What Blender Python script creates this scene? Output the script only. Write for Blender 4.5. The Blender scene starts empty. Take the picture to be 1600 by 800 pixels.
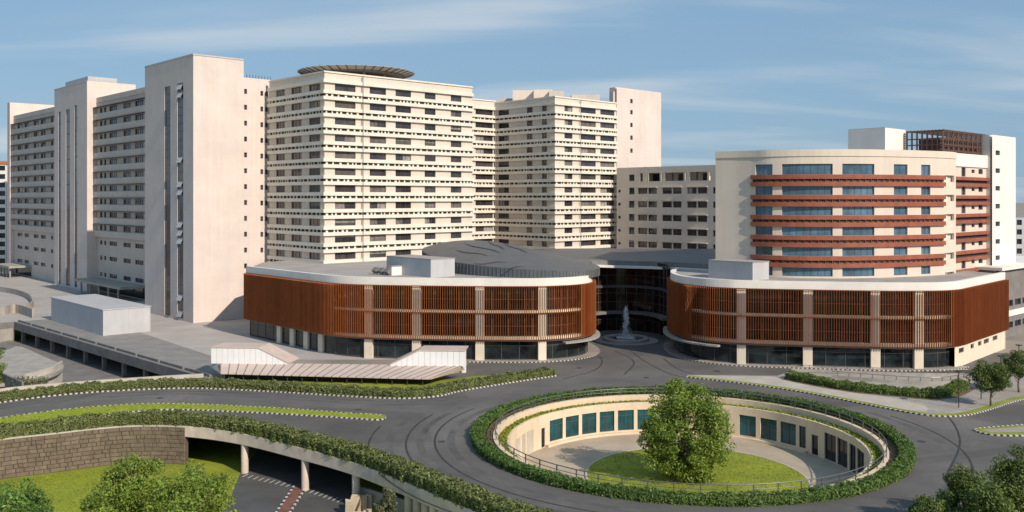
import bpy, math, random
import numpy as np
from mathutils import Vector
from mathutils.geometry import tessellate_polygon
random.seed(11); rng = np.random.default_rng(11)
S = bpy.context.scene
COL = S.collection
R = math.radians
# ------------------------------------------------------------------ camera, sky, sun
F, HY, H, CX = 1450.0, 310.0, 29.0, 800.0          # focal length in photo pixels, horizon row, eye height
cam = bpy.data.cameras.new('camera'); co = bpy.data.objects.new('camera', cam); COL.objects.link(co)
co.location = (0, 0, H); co.rotation_euler = (math.pi/2, 0, 0)
cam.sensor_width = 36; cam.lens = 36*F/1600; cam.shift_y = -(400-HY)/1600; cam.clip_end = 8000; cam.clip_start = .5
S.camera = co
SUN_AZ = R(138.5); SUN_EL = R(33)                     # azimuth clockwise from +Y
sd = Vector((math.sin(SUN_AZ)*math.cos(SUN_EL), math.cos(SUN_AZ)*math.cos(SUN_EL), math.sin(SUN_EL)))
w = bpy.data.worlds.new('World'); S.world = w; w.use_nodes = True
nt = w.node_tree; nt.nodes.clear()
def N(t, tp, **k):
    n = t.nodes.new(tp)
    for a, b in k.items(): setattr(n, a, b)
    return n
out = N(nt, 'ShaderNodeOutputWorld'); bg = N(nt, 'ShaderNodeBackground'); bg.inputs[1].default_value = .078
sky = N(nt, 'ShaderNodeTexSky', sky_type='NISHITA', sun_disc=False, sun_elevation=SUN_EL, sun_rotation=SUN_AZ,
        altitude=0, air_density=1.1, dust_density=.6, ozone_density=2.2)
tc = N(nt, 'ShaderNodeTexCoord'); sep = N(nt, 'ShaderNodeSeparateXYZ'); nt.links.new(tc.outputs['Generated'], sep.inputs[0])
zc = N(nt, 'ShaderNodeMath', operation='MAXIMUM'); nt.links.new(sep.outputs[2], zc.inputs[0]); zc.inputs[1].default_value = 0.0
za = N(nt, 'ShaderNodeMath', operation='ADD'); nt.links.new(zc.outputs[0], za.inputs[0]); za.inputs[1].default_value = .12
cb = N(nt, 'ShaderNodeCombineXYZ')
for i in (0, 1):
    dv = N(nt, 'ShaderNodeMath', operation='DIVIDE'); nt.links.new(sep.outputs[i], dv.inputs[0]); nt.links.new(za.outputs[0], dv.inputs[1])
    nt.links.new(dv.outputs[0], cb.inputs[i])
mp = N(nt, 'ShaderNodeMapping'); mp.inputs['Scale'].default_value = (.34, 1.0, 1); mp.inputs['Rotation'].default_value = (0, 0, R(-9)); mp.inputs['Location'].default_value = (4.4, 8.2, 0)
nt.links.new(cb.outputs[0], mp.inputs[0])
nz = N(nt, 'ShaderNodeTexNoise'); nz.inputs['Scale'].default_value = 1.1; nz.inputs['Detail'].default_value = 7; nz.inputs['Roughness'].default_value = .5; nz.inputs['Distortion'].default_value = .35
nt.links.new(mp.outputs[0], nz.inputs[0])
rp = N(nt, 'ShaderNodeValToRGB'); rp.color_ramp.elements[0].position = .46; rp.color_ramp.elements[1].position = .76
rp.color_ramp.elements[0].color = (.06, .06, .06, 1); rp.color_ramp.elements[1].color = (.6, .6, .6, 1); rp.color_ramp.interpolation = 'EASE'
nt.links.new(nz.outputs[0], rp.inputs[0])
sb_ = N(nt, 'ShaderNodeMix', data_type='RGBA'); sb_.inputs[0].default_value = .72; nt.links.new(sky.outputs[0], sb_.inputs[6]); sb_.inputs[7].default_value = (2.5, 4.75, 7.3, 1)
mx = N(nt, 'ShaderNodeMix', data_type='RGBA'); nt.links.new(rp.outputs[0], mx.inputs[0]); nt.links.new(sb_.outputs[2], mx.inputs[6]); mx.inputs[7].default_value = (8.2, 8.6, 8.8, 1)
nt.links.new(mx.outputs[2], bg.inputs[0]); nt.links.new(bg.outputs[0], out.inputs[0])
sl = bpy.data.lights.new('sun', 'SUN'); sl.energy = 4.2; sl.angle = R(.55); sl.color = (1, .885, .745)
so = bpy.data.objects.new('sun', sl); COL.objects.link(so); so.location = (60, -60, 120); so.rotation_euler = (-sd).to_track_quat('-Z', 'Y').to_euler()
S.render.engine = 'CYCLES'
S.view_settings.view_transform = 'Standard'; S.view_settings.look = 'None'; S.view_settings.gamma = 1; S.view_settings.exposure = .16
S.view_settings.use_curve_mapping = False
# ------------------------------------------------------------------ pixel helpers (a pixel is a direction; the plane gives the distance)
U = Vector((math.sin(R(47)), math.cos(R(47)))); V = Vector((-math.sin(R(43)), math.cos(R(43))))
def G(x, y, z=0.0):
    d = (H-z)*F/(y-HY); return Vector(((x-CX)*d/F, d))
def PD(x, d): return Vector(((x-CX)*d/F, d))
def hit(p, dr, x):                                   # t where p + t*dr shows in photo column x
    k = (x-CX)/F; return (k*p.y-p.x)/(dr.x-k*dr.y)
def ZY(y, d): return H+(HY-y)*d/F
def GL(*pts, z=0.0): return [G(x, y, z) for x, y in pts]
# ------------------------------------------------------------------ materials
MATS = {}
def mat(name, col, rough=.7, var=.12, scale=1.5, bump=0, bscale=30, spec=.4, metal=0, streak=0, panel=None, objvar=0, col2=None, attr=None, trans=0, patch=0):
    m = bpy.data.materials.new(name); m.use_nodes = True; t = m.node_tree; L = t.links.new
    b = t.nodes['Principled BSDF']; b.inputs['Roughness'].default_value = rough; b.inputs['Metallic'].default_value = metal
    b.inputs['Specular IOR Level'].default_value = spec
    c = N(t, 'ShaderNodeTexCoord'); nzz = N(t, 'ShaderNodeTexNoise'); nzz.inputs['Scale'].default_value = scale; nzz.inputs['Detail'].default_value = 6; nzz.inputs['Roughness'].default_value = .6
    geo = N(t, 'ShaderNodeNewGeometry'); pos = geo.outputs['Position']; L(pos, nzz.inputs[0])
    m1 = N(t, 'ShaderNodeMix', data_type='RGBA')
    c2 = col2 or [max(0, x*(1-2*var)) for x in col]; c1 = col if col2 else [min(1, x*(1+var)) for x in col]
    m1.inputs[6].default_value = (*c1, 1); m1.inputs[7].default_value = (*c2, 1)
    mr = N(t, 'ShaderNodeMapRange'); mr.inputs[1].default_value = .3; mr.inputs[2].default_value = .7; L(nzz.outputs[0], mr.inputs[0]); L(mr.outputs[0], m1.inputs[0])
    o = m1.outputs[2]
    def mul(o, fac, lo, hi):
        r = N(t, 'ShaderNodeMapRange'); L(fac, r.inputs[0]); r.inputs[1].default_value = 0; r.inputs[2].default_value = 1; r.inputs[3].default_value = lo; r.inputs[4].default_value = hi
        x = N(t, 'ShaderNodeVectorMath', operation='SCALE'); L(o, x.inputs[0]); L(r.outputs[0], x.inputs['Scale']); return x.outputs[0]
    if streak:
        mpp = N(t, 'ShaderNodeMapping'); mpp.inputs['Scale'].default_value = (1.1, 1.1, .05); L(pos, mpp.inputs[0])
        n2 = N(t, 'ShaderNodeTexNoise'); n2.inputs['Scale'].default_value = 1; n2.inputs['Detail'].default_value = 5; L(mpp.outputs[0], n2.inputs[0])
        o = mul(o, n2.outputs[0], 1+streak, 1-streak)
    if panel:                                        # cladding joints that follow the two building axes
        s2 = N(t, 'ShaderNodeSeparateXYZ'); mp2 = N(t, 'ShaderNodeMapping'); mp2.inputs['Rotation'].default_value = (0, 0, R(-43)); L(pos, mp2.inputs[0]); L(mp2.outputs[0], s2.inputs[0])
        ad = N(t, 'ShaderNodeMath', operation='ADD'); L(s2.outputs[0], ad.inputs[0]); L(s2.outputs[1], ad.inputs[1])
        cb2 = N(t, 'ShaderNodeCombineXYZ'); L(ad.outputs[0], cb2.inputs[0]); L(s2.outputs[2], cb2.inputs[1])
        br = N(t, 'ShaderNodeTexBrick'); br.offset = 0; br.inputs['Color1'].default_value = (1, 1, 1, 1); br.inputs['Color2'].default_value = (.965, .965, .965, 1); br.inputs['Mortar'].default_value = (panel[2],)*3+(1,)
        br.inputs['Scale'].default_value = 1; br.inputs['Brick Width'].default_value = panel[0]; br.inputs['Row Height'].default_value = panel[1]; br.inputs['Mortar Size'].default_value = .03; br.inputs['Mortar Smooth'].default_value = .3
        L(cb2.outputs[0], br.inputs[0])
        x = N(t, 'ShaderNodeVectorMath', operation='MULTIPLY'); L(o, x.inputs[0]); L(br.outputs[0], x.inputs[1]); o = x.outputs[0]
    if patch:                                        # resurfaced areas and finer wear of the tarmac
        vo = N(t, 'ShaderNodeTexVoronoi'); vo.inputs['Scale'].default_value = .055; mv = N(t, 'ShaderNodeMapping'); mv.inputs['Scale'].default_value = (1, 1, 0); mv.inputs['Rotation'].default_value = (0, 0, .7); L(pos, mv.inputs[0]); L(mv.outputs[0], vo.inputs[0])
        sx = N(t, 'ShaderNodeSeparateColor'); L(vo.outputs['Color'], sx.inputs[0]); o = mul(o, sx.outputs[0], 1-patch, 1+patch)
        n3 = N(t, 'ShaderNodeTexNoise'); n3.inputs['Scale'].default_value = .9; n3.inputs['Detail'].default_value = 8; n3.inputs['Roughness'].default_value = .7; L(pos, n3.inputs[0]); o = mul(o, n3.outputs[0], .78, 1.22)
    if objvar:
        oi = N(t, 'ShaderNodeObjectInfo'); o = mul(o, oi.outputs['Random'], 1-objvar, 1+objvar)
    if attr:
        at = N(t, 'ShaderNodeAttribute'); at.attribute_name = 'var'; o = mul(o, at.outputs['Fac'], attr[0], attr[1])
    L(o, b.inputs['Base Color'])
    if bump:
        nb = N(t, 'ShaderNodeTexNoise'); nb.inputs['Scale'].default_value = bscale; nb.inputs['Detail'].default_value = 4; L(pos, nb.inputs[0])
        bu = N(t, 'ShaderNodeBump'); bu.inputs['Strength'].default_value = bump; bu.inputs['Distance'].default_value = .1; L(nb.outputs[0], bu.inputs['Height']); L(bu.outputs[0], b.inputs['Normal'])
    if trans:
        tr = N(t, 'ShaderNodeBsdfTranslucent'); L(o, tr.inputs[0]); ms = N(t, 'ShaderNodeMixShader'); ms.inputs[0].default_value = trans
        L(b.outputs[0], ms.inputs[1]); L(tr.outputs[0], ms.inputs[2]); L(ms.outputs[0], t.nodes['Material Output'].inputs[0])
    MATS[name] = m; return m
mat('wall_pink', (.665, .57, .515), .8, .05, .12, streak=.10, panel=(2.6, 1.28, .93))
mat('wall_cream', (.62, .555, .475), .8, .04, .2, streak=.08)
mat('wall_grey', (.56, .485, .42), .8, .05, .2, streak=.09)
mat('wall_beige', (.66, .57, .48), .8, .04, .15, streak=.09)
mat('band_cream', (.74, .675, .58), .75, .05, .3, streak=.08)
mat('band_red', (.30, .09, .05), .6, .12, .5, streak=.08)
mat('fin', (.285, .085, .024), .5, .08, .4, objvar=.16)
mat('screen', (.52, .165, .036), .5, .08, .3, streak=.07)  # the fins' terracotta painted lighter to make up for the shade they cast
mat('deck', (.25, .235, .225), .85, .1, .3, streak=0, bump=.1, bscale=4)
mat('rail_brown', (.25, .085, .035), .5, .1)
mat('column', (.72, .62, .49), .8, .05, .6, streak=.05)
mat('slab_cream', (.78, .62, .42), .8, .1, .9)
mat('fascia', (.78, .73, .67), .7, .04, .3, streak=.04)
mat('roof_grey', (.36, .33, .31), .85, .1, .25, bump=.1, bscale=3)
mat('shell', (.12, .114, .112), .5, .06, .3, streak=0)
mat('shell_side', (.13, .14, .145), .4, .08, .6)
mat('slit', (.02, .02, .022), .5, .1)
mat('glass', (.058, .050, .056), .08, .3, .35, spec=.6, objvar=.4)
mat('glass_blue', (.075, .16, .24), .05, .25, .3, spec=.7, objvar=.3)
mat('glass_teal', (.012, .085, .10), .05, .3, .4, spec=.5, objvar=.25)
mat('glass_dark', (.018, .028, .032), .05, .5, .35, spec=.5, objvar=.3)
mat('glass_brown', (.035, .018, .013), .08, .5, .5, spec=.4)
mat('curtain', (.15, .13, .12), .8, .2, 1, objvar=.4)
mat('blind', (.24, .22, .21), .8, .2, 1, objvar=.5)
mat('frame', (.10, .09, .09), .5, .1)
mat('frame_light', (.5, .47, .43), .5, .1)
mat('recess', (.045, .04, .038), .8, .2)
mat('steel_brown', (.11, .055, .04), .5, .1)
mat('steel', (.20, .20, .205), .4, .1, metal=.6)
mat('pole_dark', (.045, .042, .04), .5, .1)
mat('white_panel', (.80, .79, .79), .5, .03, .5)
mat('box_grey', (.47, .47, .48), .6, .05, .3, streak=.07, panel=(1.5, 6, .8))
mat('canopy_tan', (.55, .44, .38), .6, .06, .5, objvar=.06)
mat('seam', (.22, .18, .16), .6, .1)
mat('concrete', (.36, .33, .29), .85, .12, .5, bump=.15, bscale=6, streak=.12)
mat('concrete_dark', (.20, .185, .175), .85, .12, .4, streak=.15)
mat('concrete_pale', (.50, .45, .39), .85, .1, .4, streak=.12)
mat('fascia_beam', (.66, .54, .46), .85, .1, .6, streak=.16, bump=.1, bscale=5)
mat('court_wall', (.70, .56, .40), .85, .06, .5, streak=.08)
mat('court_paving', (.43, .35, .26), .8, .08, .35, bump=.05, bscale=8)
mat('paving', (.34, .30, .265), .85, .1, .3, bump=.08, bscale=8)
mat('terrace', (.41, .375, .345), .85, .07, .15)
mat('pavement', (.47, .42, .36), .85, .09, .4, bump=.08, bscale=8)
mat('ground', (.30, .26, .22), .9, .15, .05, bump=.1, bscale=2)
mat('asphalt', (.132, .122, .114), .78, .17, .07, patch=.14, bump=.25, bscale=9, spec=.3)
mat('asphalt_low', (.10, .098, .095), .8, .15, .2, bump=.2, bscale=9, spec=.3)
mat('asphalt_worn', (.108, .10, .095), .7, .2, .25, patch=.12)
mat('manhole', (.045, .043, .042), .5, .1)
mat('tyre_mark', (.042, .040, .039), .75, .2, .6)
mat('marking', (.55, .53, .50), .7, .15, 2)
mat('kerb_white', (.58, .54, .49), .8, .1, 2)
mat('kerb_black', (.05, .045, .042), .8, .1, 2)
mat('soil', (.16, .105, .065), .95, .2, 1.2, bump=.5, bscale=8)
mat('soil_orange', (.34, .20, .10), .95, .2, .8, bump=.4, bscale=6)
mat('lawn', (.29, .32, .024), .9, .2, .22, col2=(.165, .20, .018), bump=.5, bscale=7)
mat('lawn_bright', (.34, .37, .03), .9, .2, .35, col2=(.21, .28, .022), bump=.5, bscale=7)
mat('blade', (.33, .38, .03), .8, .2, .4, col2=(.20, .25, .022), attr=(.7, 1.35), trans=.25)
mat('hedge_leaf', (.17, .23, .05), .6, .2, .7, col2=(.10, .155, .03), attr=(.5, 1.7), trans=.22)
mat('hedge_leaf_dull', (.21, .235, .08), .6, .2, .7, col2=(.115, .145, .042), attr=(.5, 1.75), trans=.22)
mat('ring_leaf', (.13, .21, .04), .6, .2, .6, col2=(.075, .14, .026), attr=(.55, 1.6), trans=.22)
mat('leaf', (.25, .33, .055), .5, .2, .45, col2=(.16, .235, .035), attr=(.6, 1.55), trans=.36)
mat('leaf_deep', (.14, .24, .05), .5, .2, .5, col2=(.09, .165, .03), attr=(.55, 1.7), trans=.28)
mat('leaf_dark', (.14, .185, .042), .55, .2, .5, col2=(.08, .12, .026), attr=(.55, 1.7), trans=.25)
mat('leaf_olive', (.16, .17, .08), .6, .2, .6, col2=(.10, .115, .055), attr=(.6, 1.5), trans=.2)
mat('bark', (.20, .145, .10), .9, .2, 3, bump=.4, bscale=20)
mat('stone', (.175, .135, .098), .9, .16, 1.2, objvar=.1, bump=.5, bscale=6)
mat('mortar', (.115, .088, .066), .95, .15, 2)
mat('boulder', (.55, .44, .32), .9, .12, .8, bump=.3, bscale=4)
mat('median_red', (.21, .10, .075), .85, .2, 1)
mat('water', (.10, .13, .13), .06, .2, .5, spec=.6)
mat('spray', (.95, .96, .97), .3, .03, 3, trans=.35)
mat('tile_orange', (.45, .16, .07), .8, .1)
# ------------------------------------------------------------------ mesh builder
WL = {}
def reg(o, p, parent):
    WL[o] = Vector(p)
    if parent is not None: o.parent = parent; o.location = Vector(p)-WL[parent]
    else: o.location = Vector(p)
def tag(o, label=None, cat=None, group=None, kind=None):
    if label: o['label'] = label
    if cat: o['category'] = cat
    if group: o['group'] = group
    if kind: o['kind'] = kind
    return o
def thing(name, p, label, cat, group=None):
    o = bpy.data.objects.new(name, None); COL.objects.link(o); o.empty_display_size = .5
    reg(o, (p[0], p[1], p[2] if len(p) > 2 else 0), None); return tag(o, label, cat, group)
class MB:
    def __init__(s): s.v = []; s.f = []; s.m = []
    def quad(s, a, b, c, d, m=0):
        i = len(s.v); s.v += [tuple(a), tuple(b), tuple(c), tuple(d)]; s.f.append((i, i+1, i+2, i+3)); s.m.append(m); return s
    def hexa(s, p, m=0):                             # p: 4 bottom + 4 top corners
        i = len(s.v); s.v += [tuple(q) for q in p]
        for f in ((0, 3, 2, 1), (4, 5, 6, 7), (0, 1, 5, 4), (1, 2, 6, 5), (2, 3, 7, 6), (3, 0, 4, 7)):
            s.f.append(tuple(i+k for k in f)); s.m.append(m)
        return s
    def box(s, x0, x1, y0, y1, z0, z1, m=0):
        return s.hexa([(x0, y0, z0), (x1, y0, z0), (x1, y1, z0), (x0, y1, z0), (x0, y0, z1), (x1, y0, z1), (x1, y1, z1), (x0, y1, z1)], m)
    def grid(s, p, a0, a1, b0, b1, z0, z1, m=0, ua=None, vb=None):     # box on the building axes, from corner p
        ua = ua or U; vb = vb or V
        c = [p+ua*a0+vb*b0, p+ua*a1+vb*b0, p+ua*a1+vb*b1, p+ua*a0+vb*b1]
        return s.hexa([(q.x, q.y, z0) for q in c]+[(q.x, q.y, z1) for q in c], m)
    def bar(s, a, b, r, m=0, r2=None):               # four sided bar between two 3D points
        a = Vector(a); b = Vector(b); d = (b-a).normalized(); up = Vector((0, 0, 1)) if abs(d.z) < .9 else Vector((1, 0, 0))
        x = d.cross(up).normalized(); y = d.cross(x); r2 = r if r2 is None else r2
        return s.hexa([a+x*r+y*r, a-x*r+y*r, a-x*r-y*r, a+x*r-y*r, b+x*r2+y*r2, b-x*r2+y*r2, b-x*r2-y*r2, b+x*r2-y*r2], m)
    def tube(s, pts, rad, n=8, m=0, cap=True):
        pts = [Vector(p) for p in pts]; i0 = len(s.v); rad = rad if isinstance(rad, (list, tuple)) else [rad]*len(pts)
        for k, p in enumerate(pts):
            d = (pts[min(k+1, len(pts)-1)]-pts[max(k-1, 0)]).normalized(); up = Vector((0, 0, 1)) if abs(d.z) < .9 else Vector((1, 0, 0))
            x = d.cross(up).normalized(); y = d.cross(x)
            for j in range(n):
                a = 2*math.pi*j/n; s.v.append(tuple(p+(x*math.cos(a)+y*math.sin(a))*rad[k]))
        for k in range(len(pts)-1):
            for j in range(n):
                s.f.append((i0+k*n+j, i0+k*n+(j+1) % n, i0+(k+1)*n+(j+1) % n, i0+(k+1)*n+j)); s.m.append(m)
        if cap:
            e = i0+(len(pts)-1)*n
            s.f.append(tuple(i0+j for j in range(n))[::-1]); s.m.append(m); s.f.append(tuple(e+j for j in range(n))); s.m.append(m)
        return s
    def lathe(s, c, prof, n=32, m=0):
        i0 = len(s.v)
        for r, z in prof:
            for j in range(n):
                a = 2*math.pi*j/n; s.v.append((c[0]+r*math.cos(a), c[1]+r*math.sin(a), c[2]+z))
        for k in range(len(prof)-1):
            for j in range(n):
                s.f.append((i0+k*n+j, i0+k*n+(j+1) % n, i0+(k+1)*n+(j+1) % n, i0+(k+1)*n+j)); s.m.append(m)
        return s
    def poly(s, loops, z, m=0, zf=None):
        fl = [p for l in loops for p in l]; i0 = len(s.v)
        s.v += [(p[0], p[1], zf(p) if zf else z) for p in fl]
        for t in tessellate_polygon([[Vector((p[0], p[1], 0)) for p in l] for l in loops]):
            a, b, c = [fl[k] for k in t]
            cr = (b[0]-a[0])*(c[1]-a[1])-(b[1]-a[1])*(c[0]-a[0])
            s.f.append(tuple(i0+k for k in (t if cr > 0 else t[::-1]))); s.m.append(m)
        return s
    def prism(s, pts, z0, z1, m=0, mt=None):
        s.poly([pts], z1, m if mt is None else mt); n = len(pts)
        for k in range(n):
            a, b = pts[k], pts[(k+1) % n]; s.quad((a[0], a[1], z0), (b[0], b[1], z0), (b[0], b[1], z1), (a[0], a[1], z1), m)
        return s
    def sweep(s, P, s0, s1, o0, o1, z0, z1, m=0, step=None):
        cs = P.cuts(s0, s1, step); i0 = len(s.v)
        for q in cs:
            a = P.pt(q, o0); b = P.pt(q, o1); s.v += [(a.x, a.y, z0), (b.x, b.y, z0), (b.x, b.y, z1), (a.x, a.y, z1)]
        for k in range(len(cs)-1):
            for j in range(4):
                s.f.append((i0+4*k+j, i0+4*k+(j+1) % 4, i0+4*k+4+(j+1) % 4, i0+4*k+4+j)); s.m.append(m)
        if not (P.closed and s1-s0 > P.L-.01):
            e = i0+4*(len(cs)-1); s.f += [(i0+3, i0+2, i0+1, i0), (e, e+1, e+2, e+3)]; s.m += [m, m]
        return s
    def wall(s, P, z0, z1, op, dep, m=0, mr=None, s0=0, s1=None):
        s1 = P.L if s1 is None else s1; mr = m if mr is None else mr
        ss = sorted(set([round(x, 4) for x in P.cuts(s0, s1)]+[round(min(max(x, s0), s1), 4) for o in op for x in o[:2]]))
        zs = sorted(set([z0, z1]+[min(max(round(x, 4), z0), z1) for o in op for x in o[2:4]]))
        for i in range(len(ss)-1):
            if ss[i+1]-ss[i] < 1e-3: continue
            sc = (ss[i]+ss[i+1])/2; a = P.pt(ss[i], 0); b = P.pt(ss[i+1], 0); oo = [o for o in op if o[0] < sc < o[1]]
            zz = zs if oo else [z0, z1]
            for j in range(len(zz)-1):
                zc_ = (zz[j]+zz[j+1])/2
                if zz[j+1]-zz[j] < 1e-3 or any(o[2] < zc_ < o[3] for o in oo): continue
                s.quad((a.x, a.y, zz[j]), (b.x, b.y, zz[j]), (b.x, b.y, zz[j+1]), (a.x, a.y, zz[j+1]), m)
        for o in op:
            a = P.pt(o[0], 0); b = P.pt(o[1], 0); a2 = P.pt(o[0], -dep); b2 = P.pt(o[1], -dep); z, y = o[2], o[3]
            s.quad((a.x, a.y, z), (a2.x, a2.y, z), (a2.x, a2.y, y), (a.x, a.y, y), mr).quad((b2.x, b2.y, z), (b.x, b.y, z), (b.x, b.y, y), (b2.x, b2.y, y), mr)
            s.quad((a.x, a.y, z), (b.x, b.y, z), (b2.x, b2.y, z), (a2.x, a2.y, z), mr).quad((a2.x, a2.y, y), (b2.x, b2.y, y), (b.x, b.y, y), (a.x, a.y, y), mr)
        return s
    def build(s, name, mats, parent=None, smooth=False, kind=None):
        mats = [mats] if isinstance(mats, str) else mats
        v = np.array(s.v, dtype=np.float64); lo = v.min(0); hi = v.max(0); c = np.array([(lo[0]+hi[0])/2, (lo[1]+hi[1])/2, lo[2]])
        me = bpy.data.meshes.new(name); me.from_pydata((v-c).tolist(), [], s.f)
        for k in mats: me.materials.append(MATS[k])
        if len(mats) > 1: me.polygons.foreach_set('material_index', s.m)
        if smooth: me.polygons.foreach_set('use_smooth', [True]*len(me.polygons))
        me.update(); o = bpy.data.objects.new(name, me); COL.objects.link(o); reg(o, c, parent)
        if kind: o['kind'] = kind
        return o
def struct(name, mb, m): return mb.build(name, m, kind='structure')
class Path:                                          # plan line read left to right as seen; its outside is on the right hand
    def __init__(s, pts, sub=0, closed=False):
        pts = [Vector((p[0], p[1])) for p in pts]; s.closed = closed
        if sub:
            q = []; n = len(pts); rngk = range(n if closed else n-1)
            for k in rngk:
                g = (lambda i: pts[i % n]) if closed else (lambda i: pts[min(max(i, 0), n-1)])
                p0, p1, p2, p3 = g(k-1), g(k), g(k+1), g(k+2)
                for j in range(sub):
                    t = j/sub; q.append(.5*(2*p1+(p2-p0)*t+(2*p0-5*p1+4*p2-p3)*t*t+(3*p1-p0-3*p2+p3)*t**3))
            q.append(pts[0].copy() if closed else pts[-1]); pts = q
        s.p = pts; s.c = [0.]
        for a, b in zip(pts, pts[1:]): s.c.append(s.c[-1]+(b-a).length)
        s.L = s.c[-1]; s.n = []; m = len(pts)
        for k in range(m):
            if closed and k in (0, m-1): d = pts[1]-pts[m-2]
            else:
                a = (pts[min(k+1, m-1)]-pts[k]); b = (pts[k]-pts[max(k-1, 0)])
                d = (a.normalized() if a.length else a)+(b.normalized() if b.length else b)
            d.normalize(); s.n.append(Vector((d.y, -d.x)))
    def seg(s, q):
        import bisect
        k = min(max(bisect.bisect_right(s.c, q)-1, 0), len(s.p)-2); return k, (q-s.c[k])/max(1e-9, s.c[k+1]-s.c[k])
    def pt(s, q, o=0.):
        k, t = s.seg(q); p = s.p[k].lerp(s.p[k+1], t) if 0 <= t <= 1 else s.p[k]+(s.p[k+1]-s.p[k])*t
        return p+s.nm(q)*o if o else p
    def nm(s, q):
        k, t = s.seg(q); t = min(max(t, 0), 1); return s.n[k].lerp(s.n[k+1], t).normalized()
    def ang(s, q): n = s.nm(q); return math.atan2(n.x, -n.y)
    def cuts(s, a, b, step=None):
        c = [a]+[x for x in s.c if a+1e-4 < x < b-1e-4]+[b]
        if step:
            r = []
            for x, y in zip(c, c[1:]):
                k = max(1, int(math.ceil((y-x)/step))); r += [x+(y-x)*j/k for j in range(k)]
            c = r+[b]
        return c
    def s_at(s, px):                                 # arc length where the path shows in photo column px (first crossing, left to right)
        for k in range(len(s.p)-1):
            a, b = s.p[k], s.p[k+1]; xa = CX+F*a.x/a.y; xb = CX+F*b.x/b.y
            if min(xa, xb) <= px <= max(xa, xb): t = hit(a, b-a, px); return s.c[k]+t*(s.c[k+1]-s.c[k])
        a, b = s.p[0], s.p[1]
        if px < CX+F*a.x/a.y: return hit(a, (b-a).normalized(), px)
        a, b = s.p[-2], s.p[-1]; return s.c[-2]+hit(a, (b-a).normalized(), px)
    def off(s, o): return [s.pt(q, o) for q in s.c]
def circle(c, r, n=96, clockwise=True):
    return [Vector((c[0]+r*math.cos(t), c[1]+r*math.sin(t))) for t in [(-1 if clockwise else 1)*2*math.pi*k/n for k in range(n)]]
CACHE = {}
def shared(key, fn):
    if key not in CACHE: CACHE[key] = fn()
    return CACHE[key]
def mesh_of(mb, mats):
    me = bpy.data.meshes.new('m'); me.from_pydata(mb.v, [], mb.f)
    for k in ([mats] if isinstance(mats, str) else mats): me.materials.append(MATS[k])
    if not isinstance(mats, str): me.polygons.foreach_set('material_index', mb.m)
    me.update(); return me
def inst(name, me, p, rz, parent):
    o = bpy.data.objects.new(name, me); COL.objects.link(o); reg(o, p, parent); o.rotation_euler = (0, 0, rz); return o
def window(P, s0, s1, z0, z1, parent, dep=.25, nm=2, glass='glass', fr='frame', transom=False, name='window', blind=0):
    wd, ht = round(s1-s0, 2), round(z1-z0, 2)
    def fm():
        b = MB(); t = .06
        for x0, x1, a, c in ((-wd/2, -wd/2+t, 0, ht), (wd/2-t, wd/2, 0, ht), (-wd/2, wd/2, 0, t), (-wd/2, wd/2, ht-t, ht)): b.box(x0, x1, -.05, .06, a, c)
        for k in range(1, nm): x = -wd/2+wd*k/nm; b.box(x-.035, x+.035, -.04, .06, t, ht-t)
        if transom: b.box(-wd/2, wd/2, -.035, .06, ht*.72, ht*.72+.06)
        return mesh_of(b, fr)
    def pm(): return mesh_of(MB().quad((-wd/2, .03, 0), (wd/2, .03, 0), (wd/2, .03, ht), (-wd/2, .03, ht)), glass)
    c = P.pt((s0+s1)/2, -dep); rz = P.ang((s0+s1)/2)
    o = inst(name, shared(('wf', wd, ht, nm, fr, transom), fm), (c.x, c.y, z0), rz, parent)
    g = bpy.data.objects.new('pane', shared(('wp', wd, ht, glass), pm)); COL.objects.link(g); g.parent = o
    if blind and random.random() < blind:            # a lowered blind or drawn curtain behind some of the panes
        k = random.choice((.3, .45, .6)); x0, x1 = random.choice(((-.5, .5), (-.5, .0), (.0, .5), (-.5, .5))); h0 = ht*(1-k) if x1-x0 > .6 else .04
        bm_ = shared(('bl', wd, ht, k if x1-x0 > .6 else 1, x0, x1), lambda: mesh_of(MB().quad((wd*x0+.04, .024, h0), (wd*x1-.04, .024, h0), (wd*x1-.04, .024, ht-.04), (wd*x0+.04, .024, ht-.04)), 'blind'))
        g = bpy.data.objects.new('blind', bm_); COL.objects.link(g); g.parent = o
    return o
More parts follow.
